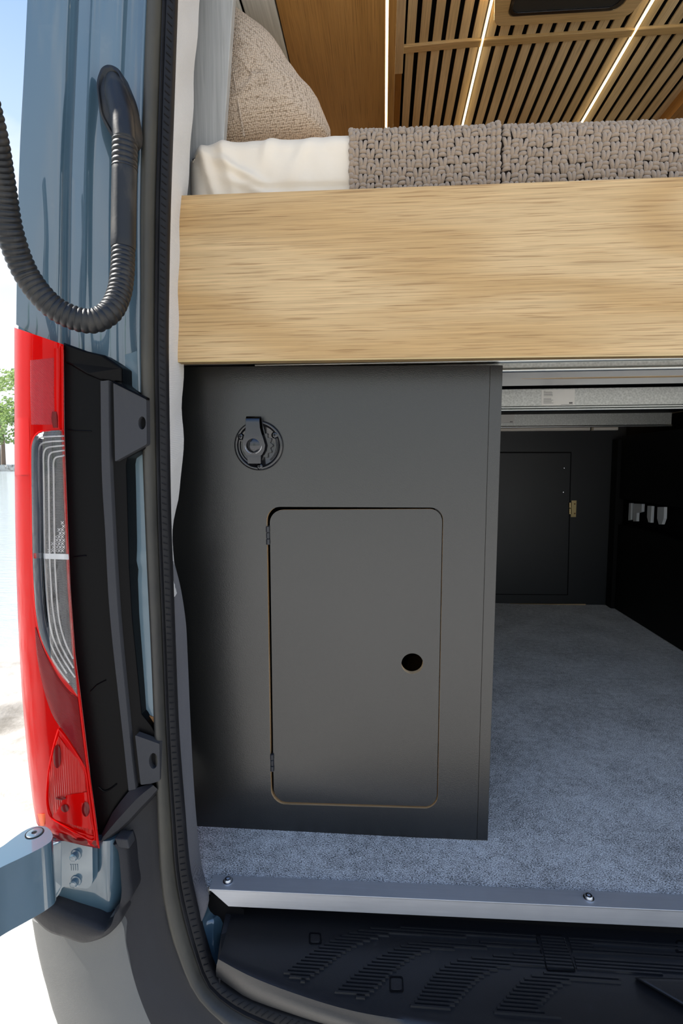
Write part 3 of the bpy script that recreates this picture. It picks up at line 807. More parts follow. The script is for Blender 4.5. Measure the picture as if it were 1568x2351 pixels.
# ply lump inside
t = MB().prism([P(930,1545,1.20), P(938,1512,1.20), P(955,1502,1.20), P(975,1508,1.20), P(985,1545,1.20), P(985,1600,1.20), P(925,1600,1.20)], (0,.1,0)).build('inner_block', MT['kraft'], cab, bevel=.004)

# ---- round black flange with lever strap
fc = P(594.5, 1023, YK)
fl = thing('wall_fitting', 'round glossy black metal fitting with a bent strap screwed to the cabinet', 'fitting', fc)
R = 57.5/F*YK
ax = (0,-1,0)
MB().lathe(fc, ax, [(R*.2,0.0),(R,0.0),(R,.002),(R*.975,.0048),(R*.93,.0062),(R*.87,.0058),(R*.83,.0036),(R*.80,.0030),(R*.4,.0028),(R*.2,.0028)], 72).build('flange_plate', MT['black_gloss'], fl, smooth=True, ang=50)
# inner raised ring with scalloped edge
sc_ = []
for k in range(144):
    q_ = 2*math.pi*k/144
    rr_ = R*(.55 + .045*math.cos(q_*14))
    sc_.append(fc + Vector((math.cos(q_)*rr_, -.0028, math.sin(q_)*rr_)))
MB().prism(sc_, (0,-.0042,0)).build('scalloped_boss', MT['black_gloss'], fl, smooth=True, bevel=.0006)
rg = []
for (a0, a1_) in ((-.9, .55), (1.15, 1.95), (2.9, 4.3)):
    pts_ = [fc + Vector((math.cos(lerp(a0,a1_,k/16))*R*.745, -.0036, math.sin(lerp(a0,a1_,k/16))*R*.745)) for k in range(17)]
    rg.append(pts_)
for p_ in rg: MB().tube(p_, .0011, 8).build('embossed_ring', MT['black_metal'], fl, smooth=True)
for (x_, y_) in ((552.8,1002.5),(631.0,999.0),(596.0,1071.0)):
    c_ = P(x_, y_, YK-.0040)
    s_ = MB().lathe(c_, ax, [(.0003,0),(.0062,0),(.0061,.0008),(.0050,.0022),(.0030,.0030),(.0003,.0031)], 24).build('screw', MT['black_metal'], fl, smooth=True)
    MB().box((c_.x-.0026, c_.y-.0036, c_.z-.0005), (c_.x+.0026, c_.y-.0029, c_.z+.0005)).box((c_.x-.0005, c_.y-.0036, c_.z-.0026), (c_.x+.0005, c_.y-.0029, c_.z+.0026)).build('screw_slot', MT['gap'], s_)
# strap: bent loop at top, flat tongue below, with shaped sides
def strap_row(y_, yy, xl_, xr_):   # pixel row, depth, left/right pixel
    return P(xl_, y_, yy), P(xr_, y_, yy)
stp = [(1064.5,.9045,569,599),(1046,.9040,567,599),(1044,.9040,565,602),(1034,.9035,558,607),(1022,.903,556.5,609),(1008,.9025,558,605),(994,.9022,562.5,600),(982,.902,564,597),(970,.9018,564.0,596),(962,.9025,564.2,596),(957.5,.9055,565.5,597.5),(957.5,.9085,567,599.5),(962,.9115,567.5,601),(972,.913,568,602.5),(984,.9128,568,606),(998,.913,569,609),(1010,.914,570,611)]
rows = []
for (y_, yy, a_, b_) in stp:
    a_, b_ = P(a_, y_, yy), P(b_, y_, yy); rows.append([a_, b_])
# thickness by offset along the local normal
n = len(rows); full = []
for i in range(n):
    mid = rows[i][0].lerp(rows[i][1], .5)
    tg = (rows[min(i+1,n-1)][0]-rows[max(i-1,0)][0]).normalized(); nm_ = Vector((1,0,0)).cross(tg).normalized()*.0013
    full.append([rows[i][0], rows[i][1], rows[i][1]+nm_, rows[i][0]+nm_])
MB().grid(full, True, True).build('strap', MT['black_metal'], fl, smooth=True, bevel=.0003, ang=60)
dc = P(581.5, 1022, .9028)
MB().lathe(dc, ax, [(.0135,-.0010),(.0130,.0004),(.0105,.0022),(.007,.0034),(.0035,.0039),(.0002,.0040)], 36).build('dome', MT['black_metal'], fl, smooth=True, ang=80)
m = MB()
for a0, a1_ in ((2.9,4.5),(5.0,6.5),(1.2,2.1)):
    m.tube([dc + Vector((math.cos(lerp(a0,a1_,k/12))*.0148, -.0006, math.sin(lerp(a0,a1_,k/12))*.0148)) for k in range(13)], .0005, 6)
m.build('embossed_arc', MT['steel'], fl, smooth=True)

# ================================================================ GARAGE BACK
YW = 2.595
wb = MB().box((-.48, YW, 0), (1.158, YW+.02, .95)).build('wall_back', MT['cab_back']); struct(wb, 'black panel closing the back of the storage space')
t = thing('access_door', 'dark hinged access door in the far wall under the bed', 'door', P(1220, 1366, YW))
MB().prism([P(960,1037,YW-.0005), P(1312,1037.5,YW-.0005), P(1304,1366.5,YW-.0005), P(960,1364,YW-.0005)], (0,-.0006,0)).build('door_gap', MT['gap'], t)
MB().prism([P(960,1040,YW-.0012), P(1309.5,1040,YW-.0012), P(1301.5,1364.5,YW-.0012), P(960,1362.5,YW-.0012)], (0,-.003,0)).build('door_panel', MT['cab_back'], t, bevel=.0008)
for (x_, y_) in ((1296,1074.5),(1294,1130)):
    MB().lathe(P(x_, y_, YW-.0042), (0,-1,0), [(.0002,0),(.0042,0),(.0035,.0012),(.0002,.0018)], 16).build('screw', MT['steel'], t, smooth=True)
hb = MB()
a = P(1308.5,1154,YW-.008); b = P(1308.5,1180,YW-.008)
hb.tube([a, a.lerp(b,.46)], .0062, 12).tube([a.lerp(b,.52), b], .0062, 12)
ho = hb.build('hinge', MT['brass'], t, smooth=True)
a = P(1312,1149,YW-.003); b = P(1322,1187,YW-.003)
MB().box((a.x, YW-.004, b.z), (b.x, YW-.0015, a.z)).build('hinge_leaf', MT['brass'], ho)
for y_ in (1157, 1179): MB().lathe(P(1319.5, y_, YW-.004), (0,-1,0), [(.0002,0),(.004,0),(.0002,.0015)], 12).build('hinge_screw', MT['primer'], ho)
o = MB().prism([P(1090,1386.5,YW-.01), P(1345,1387,YW-.01), P(1345,1390,YW-.01), P(1090,1389.5,YW-.01)], (0,.009,0)).build('floor_edge_strip', MT['ply'])
tag(o, 'thin raw plywood edge along the foot of the far black wall', 'strip')
# right-hand black cabinet run
XR = P(1410, 1397, PZ(1410,1397,0).y).x
t = thing('side_cabinet', 'very dark cabinet run along the right of the storage space', 'cabinet', (XR, 2.1, 0))
y0_, y1_ = 1.0, 2.40
def zx(px, py): return PX(px, py, XR)
zs1 = zx(1500, 1156).z; zs0 = zx(1500, 1226).z
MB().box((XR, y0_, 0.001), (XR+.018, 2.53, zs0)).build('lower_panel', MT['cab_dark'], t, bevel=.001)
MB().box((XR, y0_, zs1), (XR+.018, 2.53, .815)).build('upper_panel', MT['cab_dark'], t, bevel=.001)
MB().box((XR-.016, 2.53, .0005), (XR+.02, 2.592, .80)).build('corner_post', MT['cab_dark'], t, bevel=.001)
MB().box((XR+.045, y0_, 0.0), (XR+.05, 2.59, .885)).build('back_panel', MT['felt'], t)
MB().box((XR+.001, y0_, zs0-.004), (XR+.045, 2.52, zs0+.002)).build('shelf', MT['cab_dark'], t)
plugs = [([(1444,1155),(1449,1155),(1448,1193),(1442,1195)], 'narrow'), ([(1455,1156),(1474,1157),(1473,1175),(1462,1178),(1461,1197),(1453,1197)], 'notched'), ([(1486,1161),(1496,1162),(1494,1200),(1488,1199),(1485,1187)], 'slim tapering'), ([(1509,1164),(1525,1164),(1524,1190),(1519,1204),(1512,1204),(1508,1190)], 'wide tapering')]
for pp, d_ in plugs:
    o = MB().prism([PX(x_, y_, XR+.012) for x_, y_ in pp], (.012, 0, 0)).build('cable_clip', MT['white_plug'], bevel=.0012)
    tag(o, d_+' white plastic clip in the dark slot of the right cabinet', 'clip', 'white clips in the cabinet slot')

# ================================================================ THRESHOLD STRIP
t = thing('threshold_strip', 'silver aluminium angle strip along the edge of the van floor', 'strip', PZ(1000, 2050, 0))
zs = .0035
A_ = [PZ(489.5,2008,zs), PZ(1568,2053.5,zs)]; B_ = [PZ(480,2041.5,zs), PZ(1568,2091,zs)]
ext = lambda a, b, k=.5: b + (b-a)*k
e1 = ext(A_[0], A_[1]); e2 = ext(B_[0], B_[1])
MB().prism([A_[0], e1, e2, B_[0]], (0,0,-.003)).build('top_flange', MT['alu'], t, bevel=.0006)
bl = P(524,2082, B_[0].y); zb_ = P(1568,2130,B_[1].y).z
nrm = Vector((e2.y-B_[0].y, -(e2.x-B_[0].x), 0)).normalized()*-.003
br = Vector((e2.x, e2.y, zb_)); br2 = br.copy()
lb = B_[0] + (e2-B_[0])*((bl.x-B_[0].x)/(e2.x-B_[0].x)); lb.z = bl.z
MB().prism([B_[0]+Vector((0,0,-.0004)), e2+Vector((0,0,-.0004)), Vector((e2.x, e2.y, zb_)), lb], Vector((0,.003,0))).build('front_flange', MT['alu'], t, bevel=.0006)
for (x_, y_) in ((523.5,2023.5),(1351.5,2062)):
    c_ = PZ(x_, y_, zs)
    s_ = MB().lathe(c_, (0,0,1), [(.0002,0),(.0082,0),(.0082,.0012),(.0062,.0016),(.0060,.0040),(.0050,.0052),(.0026,.0055),(.0022,.0035),(.0002,.0033)], 28).build('screw', MT['steel'], t, smooth=True)

# ================================================================ BUMPER STEP
ZS = -.060
stp_ = thing('rear_step', 'black plastic rear bumper step with ribbed tread bands', 'step', PZ(1000, 2200, ZS))
def s7(x_, y_): return (440 + x_/1.39, 1960 + y_/1.39)
def zpt(x_, y_, z=ZS): q_ = s7(x_, y_); return PZ(q_[0], q_[1], z)
back = [(537,2080),(900,2091),(1300,2110),(1640,2128),(2400,2166)]
crease = [(505,2193),(560,2222),(620,2248),(677,2269),(760,2296),(843,2316),(950,2331),(1087,2343),(1250,2362),(1450,2385),(1640,2400),(2400,2440)]
bk = resample([PZ(x_, y_, ZS) for x_, y_ in back], 60); crs = resample(catmull([PZ(x_, y_, ZS) for x_, y_ in crease], 6), 60)
rows = [[q_ + Vector((0,.03,-.02)) for q_ in bk], bk] + [[bk[i].lerp(crs[i], f) for i in range(60)] for f in (.06,.3,.6,.9)]
rows.append(crs)
bot = resample(catmull([P(x_, y_, Y_) for x_, y_, Y_ in [(497,2242,.736),(530,2266,.722),(570,2292,.710),(640,2318,.694),(740,2350,.674),(900,2392,.65),(1150,2440,.62),(1640,2500,.60),(2400,2545,.60)]], 6), 60)
for f, bulge in ((.12,.008),(.35,.0125),(.65,.0105),(.9,.004),(1,0)):
    rows.append([crs[i].lerp(bot[i], f) + Vector((0,-bulge*.8, bulge*.55)) for i in range(60)])
rows.append([q_ + Vector((0,.01,-.012)) for q_ in bot])
rows.append([q_ + Vector((0,.10,-.05)) for q_ in bot])
MB().grid(rows).build('step_body', MT['step'], stp_, smooth=True, ang=50)
# left end wall of the step
ea = [PZ(539,2081,ZS-.001), PZ(522,2140,ZS-.001), PZ(507,2193,ZS-.001), P(501,2243,.735)]
eb = [PZ(519,2093,ZS), PZ(508,2145,ZS), P(500,2194,.752), P(496,2243,.742)]
MB().grid([[q_+Vector((0,0,-.03)) for q_ in ea], ea, eb, [q_+Vector((0,0,-.03)) for q_ in eb]], True).build('end_cap', MT['jamb_cover'], stp_, smooth=True, ang=30)
# tread bands
def smoothpix(l): return [s7(*q_) for q_ in l]
bands = [
 ([(1100,262),(930,250),(760,240),(640,236),(560,241),(480,262),(400,303),(340,345),(288,385)], [(1100,282),(930,272),(760,266),(690,262),(620,265),(540,292),(480,325),(420,370),(358,414)]),
 ([(1108,286),(930,283),(800,280),(730,281),(680,291),(600,328),(540,370),(500,402),(452,445)], [(1115,310),(960,305),(880,308),(790,310),(740,320),(690,345),(640,385),(600,425),(550,466)]),
 ([(1120,318),(1010,322),(940,330),(870,336),(830,348),(780,380),(740,430),(715,470),(695,488)], [(1130,365),(1090,362),(1040,362),(980,372),(930,395),(890,430),(860,465),(835,490),(818,503)]),
 ([(1370,394),(1250,388),(1160,382),(1110,385),(1060,402),(1020,440),(990,475),(965,505),(958,520)], [(1370,418),(1290,414),(1230,410),(1190,420),(1160,440),(1135,465),(1118,485),(1110,500),(1230,540)]),
]
rb_n = 0
def scan(poly, z, pitch_, wdt, m):
    ys = [q_.y for q_ in poly]; y = math.floor(min(ys)/pitch_)*pitch_
    while y < max(ys):
        xsx = []
        for a_, b_ in zip(poly, poly[1:]+poly[:1]):
            if (a_.y <= y) != (b_.y <= y): xsx.append(a_.x + (b_.x-a_.x)*(y-a_.y)/(b_.y-a_.y))
        xsx.sort()
        for a_, b_ in zip(xsx[::2], xsx[1::2]):
            if b_ - a_ < .003: continue
            o_ = [(a_, y-wdt/2, z-.001),(b_, y-wdt/2, z-.001),(b_, y+wdt/2, z-.001),(a_, y+wdt/2, z-.001)]
            i_ = [(a_+.0008, y-wdt*.30, z+.0026),(b_-.0008, y-wdt*.30, z+.0026),(b_-.0008, y+wdt*.30, z+.0026),(a_+.0008, y+wdt*.30, z+.0026)]
            m.add(o_+i_, [(4,5,6,7),(0,1,5,4),(1,2,6,5),(2,3,7,6),(3,0,4,7)])
        y += pitch_
band_objs = []
for up_, lo_ in bands:
    poly = catmull([zpt(*q_) for q_ in up_], 5) + catmull([zpt(*q_) for q_ in lo_], 5)[::-1]
    m = MB(); scan(poly, ZS, .0056, .0044, m)
    o = m.build('tread_ribs', MT['step'], stp_); o['kind'] = 'stuff'
for (a_, b_) in (((262,285),(1568,330)), ((288,318),(1568,352)), ((322,372),(1568,392))):
    pass
right_b = [[(1200,268),(1568,290),(1568,312),(1208,293)], [(1208,298),(1568,318),(1568,340),(1216,322)], [(1218,328),(1568,350),(1568,392),(1228,372)], [(1110,262),(1190,266),(1222,372),(1132,366)]]
for rb_ in right_b:
    rb2 = [(x_ + (240 if x_ == 1568 else 0), y_ + (12 if x_ == 1568 else 0)) for x_, y_ in rb_]
    m = MB(); scan([zpt(*q_) for q_ in rb2], ZS, .0056, .0044, m)
    o = m.build('tread_ribs', MT['step'], stp_); o['kind'] = 'stuff'
# snap clips (squares) and the seam rectangle
def frame_on_step(px, name, w_px=3.2, z=ZS+.0009):
    c_ = sum((Vector((x_, y_)) for x_, y_ in px), Vector((0,0)))/len(px)
    outp = rounded(px, 5, 4); inp = [c_ + (q_-c_)*(1 - w_px/((q_-c_).length+.001)) for q_ in outp]
    return MB().prism([PZ(q_[0], q_[1], z) for q_ in outp], (0,0,-.002), holes=[[PZ(q_[0], q_[1], z) for q_ in inp]]).build(name, MT['gap'], stp_)
for cx_, cy_, hw, hh in ((723.5,2153.5,14.5,13.5),(910,2258.5,16,18.5),(1567,2172,16,14)):
    px_ = [(cx_-hw, cy_-hh), (cx_+hw-1, cy_-hh+1), (cx_+hw+1, cy_+hh), (cx_-hw, cy_+hh)]
    frame_on_step(px_, 'clip_gap')
    q2 = rounded([(cx_+(x_-cx_)*.72, cy_+(y_-cy_)*.72) for x_, y_ in px_], 4, 4)
    MB().prism([PZ(q_[0], q_[1], ZS+.0022) for q_ in q2], (0,0,-.003)).build('snap_clip', MT['step'], stp_, bevel=.0006)
frame_on_step([(1228,2145),(1291,2147),(1323,2229),(1256,2227)], 'hatch_seam', 2.0, ZS+.0019)
# raised centre wedge at the right edge (sensor fairing)
wd = [PZ(1450,2243,ZS), PZ(1700,2250,ZS), PZ(1700,2420,ZS), PZ(1600,2330,ZS)]
MB().prism([wd[0], wd[1], wd[2], wd[3]], (0,-.012,.012)).build('centre_fairing', MT['step'], stp_, bevel=.004)

# ================================================================ DOOR SEAL
outer = [(404,-1000,.765),(352,-160,.765),(342,0,.765),(333,232,.765),(327,465,.765),(327,664,.765),(327,804,.763),(331,1029,.762),(337,1197,.761),(343,1338,.76),(350,1480,.759),(358,1677,.757),(364,1860,.753),(371,2003,.748),(389,2110,.742),(411,2181,.736),(446,2260,.728),(500,2322,.720),(560,2366,.711),(660,2412,.70),(800,2450,.685),(1000,2490,.665),(1300,2530,.645),(2100,2600,.63)]
inner = [(452,-1000,.775),(410,-160,.775),(404,0,.775),(396,232,.775),(388,465,.775),(384,664,.775),(383,804,.773),(386,1029,.772),(389,1197,.771),(394,1338,.77),(399,1480,.769),(407,1677,.767),(421,1860,.763),(434,2003,.758),(457,2110,.752),(474,2175,.746),(497,2241,.738),(545,2280,.728),(600,2305,.72),(700,2338,.705),(850,2375,.69),(1050,2420,.67),(1350,2470,.65),(2150,2540,.635)]
seal = thing('door_seal', 'long black rubber door seal curving down around the tailgate opening', 'seal', P(350, 1500, .76))
MB().loft(outer, inner, [(0,-.012),(0,.004),(.05,.010),(.14,.0155),(.26,.018),(.38,.0165),(.48,.011),(.53,.006),(.56,.004),(.60,-.012)], 130, m=0).build('bulb', MT['rubber'], seal, smooth=True, ang=60)
MB().loft(outer, inner, [(.58,-.012),(.575,.006),(.60,.0085),(.65,.009),(.685,.006),(.70,.0045),(.72,.0065),(.76,.007),(.96,.003),(1.0,.000),(1.0,-.006),(.95,-.012)], 130).build('inner_lip', MT['rubber_dark'], seal, smooth=True, ang=50)
# small ridges across the inner lip
m = MB()
a3 = resample(catmull([P(*q_) for q_ in outer[1:-1]]), 420); b3 = resample(catmull([P(*q_) for q_ in inner[1:-1]]), 420)
for i in range(8, 400, 2):
    p0 = a3[i].lerp(b3[i], .79) + Vector((0,-.0075,0)); p1 = a3[i-1].lerp(b3[i-1], .95) + Vector((0,-.0040,0)); 
    p1 = a3[min(i+1,419)].lerp(b3[min(i+1,419)], .95) + Vector((0,-.0042,0))
    m.tube([p0, p0.lerp(p1,.5)+Vector((0,-.0003,0)), p1], .0007, 5)
o = m.build('lip_ridges', MT['rubber_dark'], seal, smooth=True); o['kind'] = 'stuff'

# ================================================================ FABRIC LININGS
ul = [(454,-1000,.782),(412,-150,.782),(404,0,.782),(396,232,.782),(388,465,.782),(384,664,.782),(383,804,.782),(386,1029,.78),(389,1197,.779),(392,1310,.779),(396,1372,.779)]
ur = [(530,-1000,.87),(470,-150,.87),(457,0,.87),(446,150,.87),(437,300,.87),(428,420,.87),(422,600,.87),(419,800,.865),(416,917,.86),(419,1000,.855),(417,1071,.85),(407,1136,.84),(397,1180,.835),(393,1226,.83),(396,1310,.83),(409,1356,.835)]
o = MB().loft(ul, ur, [(0,0),(.12,.004),(.35,.006),(.6,.006),(.85,.004),(1,0),(.98,-.006),(.5,-.004),(0,-.008)], 90, fn=lambda t_, a_: Vector((.0012*math.sin(t_*90+a_*2), .002*math.sin(t_*31+a_*4), 0))).build('pillar_lining', MT['lining'], smooth=True, ang=70)
tag(o, 'pale beige felt strip lining the pillar above the charcoal one', 'lining')
ll = [(393,1290,.786),(396,1372,.784),(399,1480,.783),(407,1677,.781),(421,1860,.777),(434,2003,.770),(447,2070,.766),(457,2110,.762),(462,2118,.762)]
lr = [(396,1290,.84),(412,1352,.845),(424,1430,.85),(428,1500,.85),(434,1640,.85),(441,1780,.85),(450,1900,.845),(459,1980,.812),(470,2030,.776),(478,2062,.765),(474,2090,.762),(462,2118,.758)]
o = MB().loft(ll, lr, [(0,0),(.15,.003),(.5,.005),(.85,.003),(1,0),(.98,-.006),(.5,-.006),(0,-.008)], 60).build('pillar_lining', MT['lining_dark'], smooth=True, ang=70)
tag(o, 'charcoal felt lining on the pillar down beside the cabinet', 'lining')
# fill behind the linings so no light leaks (added sheet, out of sight)
o = MB().loft([(400,-1000,.80),(345,-160,.80),(345,600,.80),(345,1200,.80),(360,1700,.80),(372,1850,.79),(376,1900,.79)], [(480,-1000,.93),(420,-160,.93),(412,600,.93),(400,1200,.93),(415,1700,.90),(425,1850,.87),(430,1900,.85)], [(0,0),(1,0),(1,-.006),(0,-.006)], 20).build('pillar_light_block', MT['gap'])
struct(o, 'unseen dark sheet added behind the pillar lining to block light')

# ================================================================ BODY
body = thing('van_body', 'blue painted rear corner pillar of the van', 'van', P(180, 800, .70))
bA = [(112,-1000,.70),(66,-160,.70),(58,0,.70),(50,166,.70),(41,332,.70),(36,498,.70),(33,664,.70),(32,742,.70)]
bB = [(404,-1000,.757),(352,-160,.757),(342,0,.757),(333,232,.757),(328,465,.757),(328,664,.757),(327,804,.757),(330,905,.757)]
prof = [(0,-.10),(0,-.012),(.004,-.004),(.02,.001),(.06,.003),(.2,.0045),(.32,.004),(.34,.002),(.352,-.004),(.36,-.009),(.375,-.010),(.39,-.006),(.405,-.004),(.50,-.003),(.52,.0005),(.535,.0022),(.55,.0008),(.565,-.0028),(.60,-.0035),(.70,-.004),(.735,-.0055),(.76,-.010),(.79,-.0155),(.86,-.018),(.91,-.017),(.935,-.010),(.945,-.003),(.955,-.0005),(.985,-.0008),(1.0,-.003),(1.0,-.10)]
MB().loft(bA, bB, prof, 70, closed=True).build('pillar_panel', MT['paint'], body, smooth=True, ang=45)
# lower jamb strip seen beside the lamp housing
jA = [(270,820,.762),(272,930,.762),(280,1060,.762),(284,1200,.762),(292,1350,.76),(302,1500,.758),(318,1640,.756),(325,1672,.755)]
jB = [(335,800,.768),(337,930,.768),(338,1060,.767),(342,1200,.766),(348,1350,.765),(356,1500,.763),(363,1640,.761),(365,1672,.76)]
MB().loft(jA, jB, [(0,-.03),(0,0),(.2,.002),(.5,.0),(.8,.003),(1,.001),(1,-.03)], 40, fn=lambda t_, a_: Vector((0, -.004*math.exp(-((t_-.53)/.012)**2)+.003*math.exp(-((t_-.56)/.014)**2), 0))).build('jamb_panel', MT['jamb'], body, smooth=True, ang=50)
MB().prism([P(330,1640,.7545), P(366,1650,.757), P(366,1675,.757), P(345,1672,.7545), P(336,1662,.7545)], (0,.003,0)).build('primer_patch', MT['primer'], body)
MB().loft([(352,-160,.90),(100,-160,.80)], [(352,1650,.90),(120,1650,.80)], [(0,0),(1,0),(1,-.01),(0,-.01)], 2, smoothed=False).build('side_shell', MT['gap'], body)
# side of the van going forward (outside, seen edge-on from here)
a_, b_ = P(118, -950, .80), P(42, 760, .80)
o = MB().prism([a_, b_, b_+Vector((.01,0,0)), a_+Vector((.01,0,0))], (0,2.7,0)).build('wall_outer', MT['paint']); struct(o, 'blue outer side of the van running forward')
# blue lower corner metal between seal and step
MB().loft([(476,2050,.80),(468,2085,.785),(459,2114,.776),(466,2140,.770),(476,2170,.764),(488,2200,.757),(500,2228,.75),(506,2240,.748)],
          [(490,2042,.83),(500,2072,.82),(514,2090,.812),(519,2094,.805),(512,2120,.795),(506,2150,.785),(503,2185,.775),(506,2240,.748)],
          [(0,-.01),(0,.002),(.12,.005),(.2,.001),(.42,.000),(.55,.004),(.62,.001),(1,0),(1,-.01)], 30).build('sill_corner', MT['paint'], body, smooth=True, ang=40)
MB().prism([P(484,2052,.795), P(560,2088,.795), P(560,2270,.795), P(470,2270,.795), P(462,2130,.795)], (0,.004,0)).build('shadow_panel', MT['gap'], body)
# black support below the sill
MB().box((-.30, .812, -.09), (1.1, .83, -.03)).build('cross_member', MT['gap'], body)

# ================================================================ TAIL LAMP
tA = [(33,740),(33,900),(33.5,1080),(37,1300),(45,1500),(55,1650),(70,1800),(84,1890),(93,1920)]
tB = [(147,780),(147,985),(154,1180),(161,1350),(172,1500),(185,1600),(203,1750),(218,1860),(229,1949)]
def lin(tab, y): return interp([(b, a) for a, b in tab], y)
def tl(px, py, off=0.0):
    a, b = lin(tA, py), lin(tB, py); u = max(-.1, min(1.05, (px-a)/(b-a)))
    bul = interp([(-.1,-.03),(0,-.016),(.04,-.004),(.12,.006),(.3,.014),(.6,.017),(.85,.014),(1.0,.006),(1.05,.003)], u)
    return P(px, py, .700-bul-off)
lamp = thing('tail_lamp', 'tall red and clear tail lamp on the blue van corner', 'lamp', P(180, 1930, .70))
def tl_loft(Lp, Rp, off, thick, n=40, k=10, smoothed=True):
    """panel following the lamp surface between two pixel polylines, given thickness"""
    La = [Vector((x_, y_, 0)) for x_, y_ in Lp]; Ra = [Vector((x_, y_, 0)) for x_, y_ in Rp]
    if smoothed: La = catmull(La, 6); Ra = catmull(Ra, 6)
    La = resample(La, n); Ra = resample(Ra, n); rows = []
    for i in range(n):
        f = [La[i].lerp(Ra[i], j/k) for j in range(k+1)]
        top = [tl(q_.x, q_.y, off + (0 if 0 < j < k else -min(.001, thick))) for j, q_ in enumerate(f)]
        bk_ = [tl(q_.x, q_.y, off-thick) for q_ in f][::-1]
        rows.append(top + bk_)
    return MB().grid(rows, True, True)
topL = [(33,752),(33,900),(33.5,1080),(37,1300),(45,1500),(55,1650),(70,1800),(84,1890),(93,1905)]
topR = [(146,791),(147,985),(154,1180),(161,1350),(172,1500),(185,1600),(203,1750),(218,1860),(229,1948)]
tl_loft(topL, topR, 0, .03, 60, 18).build('red_lens', MT['red_bright'], lamp, smooth=True, ang=60)
# bottom bevel (dark red chin)
tl_loft([(93,1905),(108,1914),(125,1924)], [(98,1884),(112,1892),(135,1903)], .0010, .001, 6, 3, False)
chL = [(94,1903),(140,1913),(190,1926),(221,1930)]; chR = [(95,1909),(140,1929),(190,1941),(226,1948)]
MB().grid([[tl(a_[0], a_[1], .0012) for a_ in chL], [tl((a_[0]+b_[0])/2, (a_[1]+b_[1])/2, .0018) for a_, b_ in zip(chL, chR)], [tl(b_[0], b_[1], .0008) for b_ in chR]]).build('lower_chin', MT['red_deep'], lamp, smooth=True)
# top strip, reflector zones
tl_loft([(62,828),(62,900),(64,975)], [(137,820),(138,900),(139,975)], .0004, .0010, 16, 8, False).build('reflector', MT['red_grid'], lamp, smooth=True)
tl_loft([(124,800),(124,900),(126,984)], [(139,800),(139,900),(141,984)], .0022, .001, 16, 3, False).build('reflector_edge', MT['red'], lamp, smooth=True)
tl_loft([(33.6,960),(34,1020),(34.5,1090)], [(66,960),(68,1020),(70,1090)], .0009, .001, 12, 5, False).build('lens_shade', MT['red'], lamp, smooth=True)
tl_loft([(120,945),(118,962),(122,982)], [(134,945),(137,962),(136,982)], .0026, .001, 6, 3).build('bulb_window', MT['red_deep'], lamp, smooth=True)
# dark ribbed red band below the clear part
tl_loft([(80,1440),(84,1500),(93,1551),(105,1600),(122,1645),(140,1672),(160,1700),(198,1763)], [(82,1440),(97,1480),(112,1515),(135,1555),(160,1587),(180,1606),(190,1680),(203,1763)], .0010, .0014, 40, 8).build('ribbed_band', MT['red_dark'], lamp, smooth=True)
# lower lamp bowl
bowlL = [(134,1690),(127,1710),(120,1738),(114,1770),(112,1800),(112,1830),(115,1862),(122,1880)]
bowlR = [(140,1698),(152,1712),(165,1728),(178,1745),(190,1770),(197,1800),(204,1850),(214,1915)]
tl_loft(bowlL, bowlR, .0010, .0014, 40, 8).build('lamp_bowl', MT['red_bowl'], lamp, smooth=True)
rimp = catmull([tl(x_, y_, .0018) for x_, y_ in [(134,1674),(125,1705),(117,1740),(110,1780),(107,1820),(108,1850),(116,1876),(140,1893),(180,1915),(216,1928),(210,1880),(203,1830),(198,1780),(188,1752),(165,1715),(147,1690),(134,1674)]], 6)
MB().tube(rimp, .0011, 8).build('bowl_rim', MT['red'], lamp, smooth=True)
for (cx_, cy_, rx, ry, off) in ((131,1737,9,27,.0024),(149,1856,9,9,.0026),(197,1858,9,17,.0026),(139,1833,12,4,.0026)):
    pts_ = [tl(cx_+rx*math.cos(q_), cy_+ry*math.sin(q_), off) for q_ in [2*math.pi*k/24 for k in range(24)]]
    m = MB(); c_ = tl(cx_, cy_, off+.0008); m.add([c_]+pts_, [(0, 1+k, 1+(k+1) % 24) for k in range(24)]); m.build('bulb', MT['red_deep'], lamp, smooth=True)
tl_loft([(150,1826),(135,1846),(118,1880)], [(202,1818),(207,1855),(214,1906)], .0016, .0008, 12, 6).build('lower_reflector', MT['red'], lamp, smooth=True)
MB().tube([tl(x_, y_, .0020) for x_, y_ in ((118,1880),(150,1898),(185,1912),(217,1922))], .0010, 8).build('lens_ridge', MT['red'], lamp, smooth=True)
tl_loft([(86,1868),(90,1885),(94,1902)], [(104,1868),(104,1885),(102,1894)], .0010, .001, 6, 3, False).build('amber_corner', MT['amber'], lamp, smooth=True)
# bright ridge down the right edge
MB().tube([tl(interp([(b,a) for a,b in topR], y_)-3.5, y_, .0012) for y_ in range(795, 1945, 22)], .0016, 8).build('edge_ridge', MT['red'], lamp, smooth=True)
# clear section
cL = [(98,990),(82,1000),(74,1018),(72,1045),(73,1150),(75,1290),(80,1380),(86,1430),(96,1470),(112,1505),(136,1545),(160,1575),(176,1597)]
cR = [(143,987),(145,990),(147,1010),(149,1050),(152,1150),(158,1290),(163,1380),(166,1430),(169,1470),(172,1510),(175,1545),(178,1575),(179,1600)]
tl_loft(cL, cR, .0008, .0010, 60, 10).build('reflector', MT['silver'], lamp, smooth=True)
lens = tl_loft(cL, cR, .0062, .0016, 60, 10).build('clear_lens', MT['clear'], lamp, smooth=True)
MB().tube(catmull([tl(x_, y_, .0022) for x_, y_ in [(147,988)]+cL], 4), .0013, 8).build('lens_border', MT['red'], lamp, smooth=True)
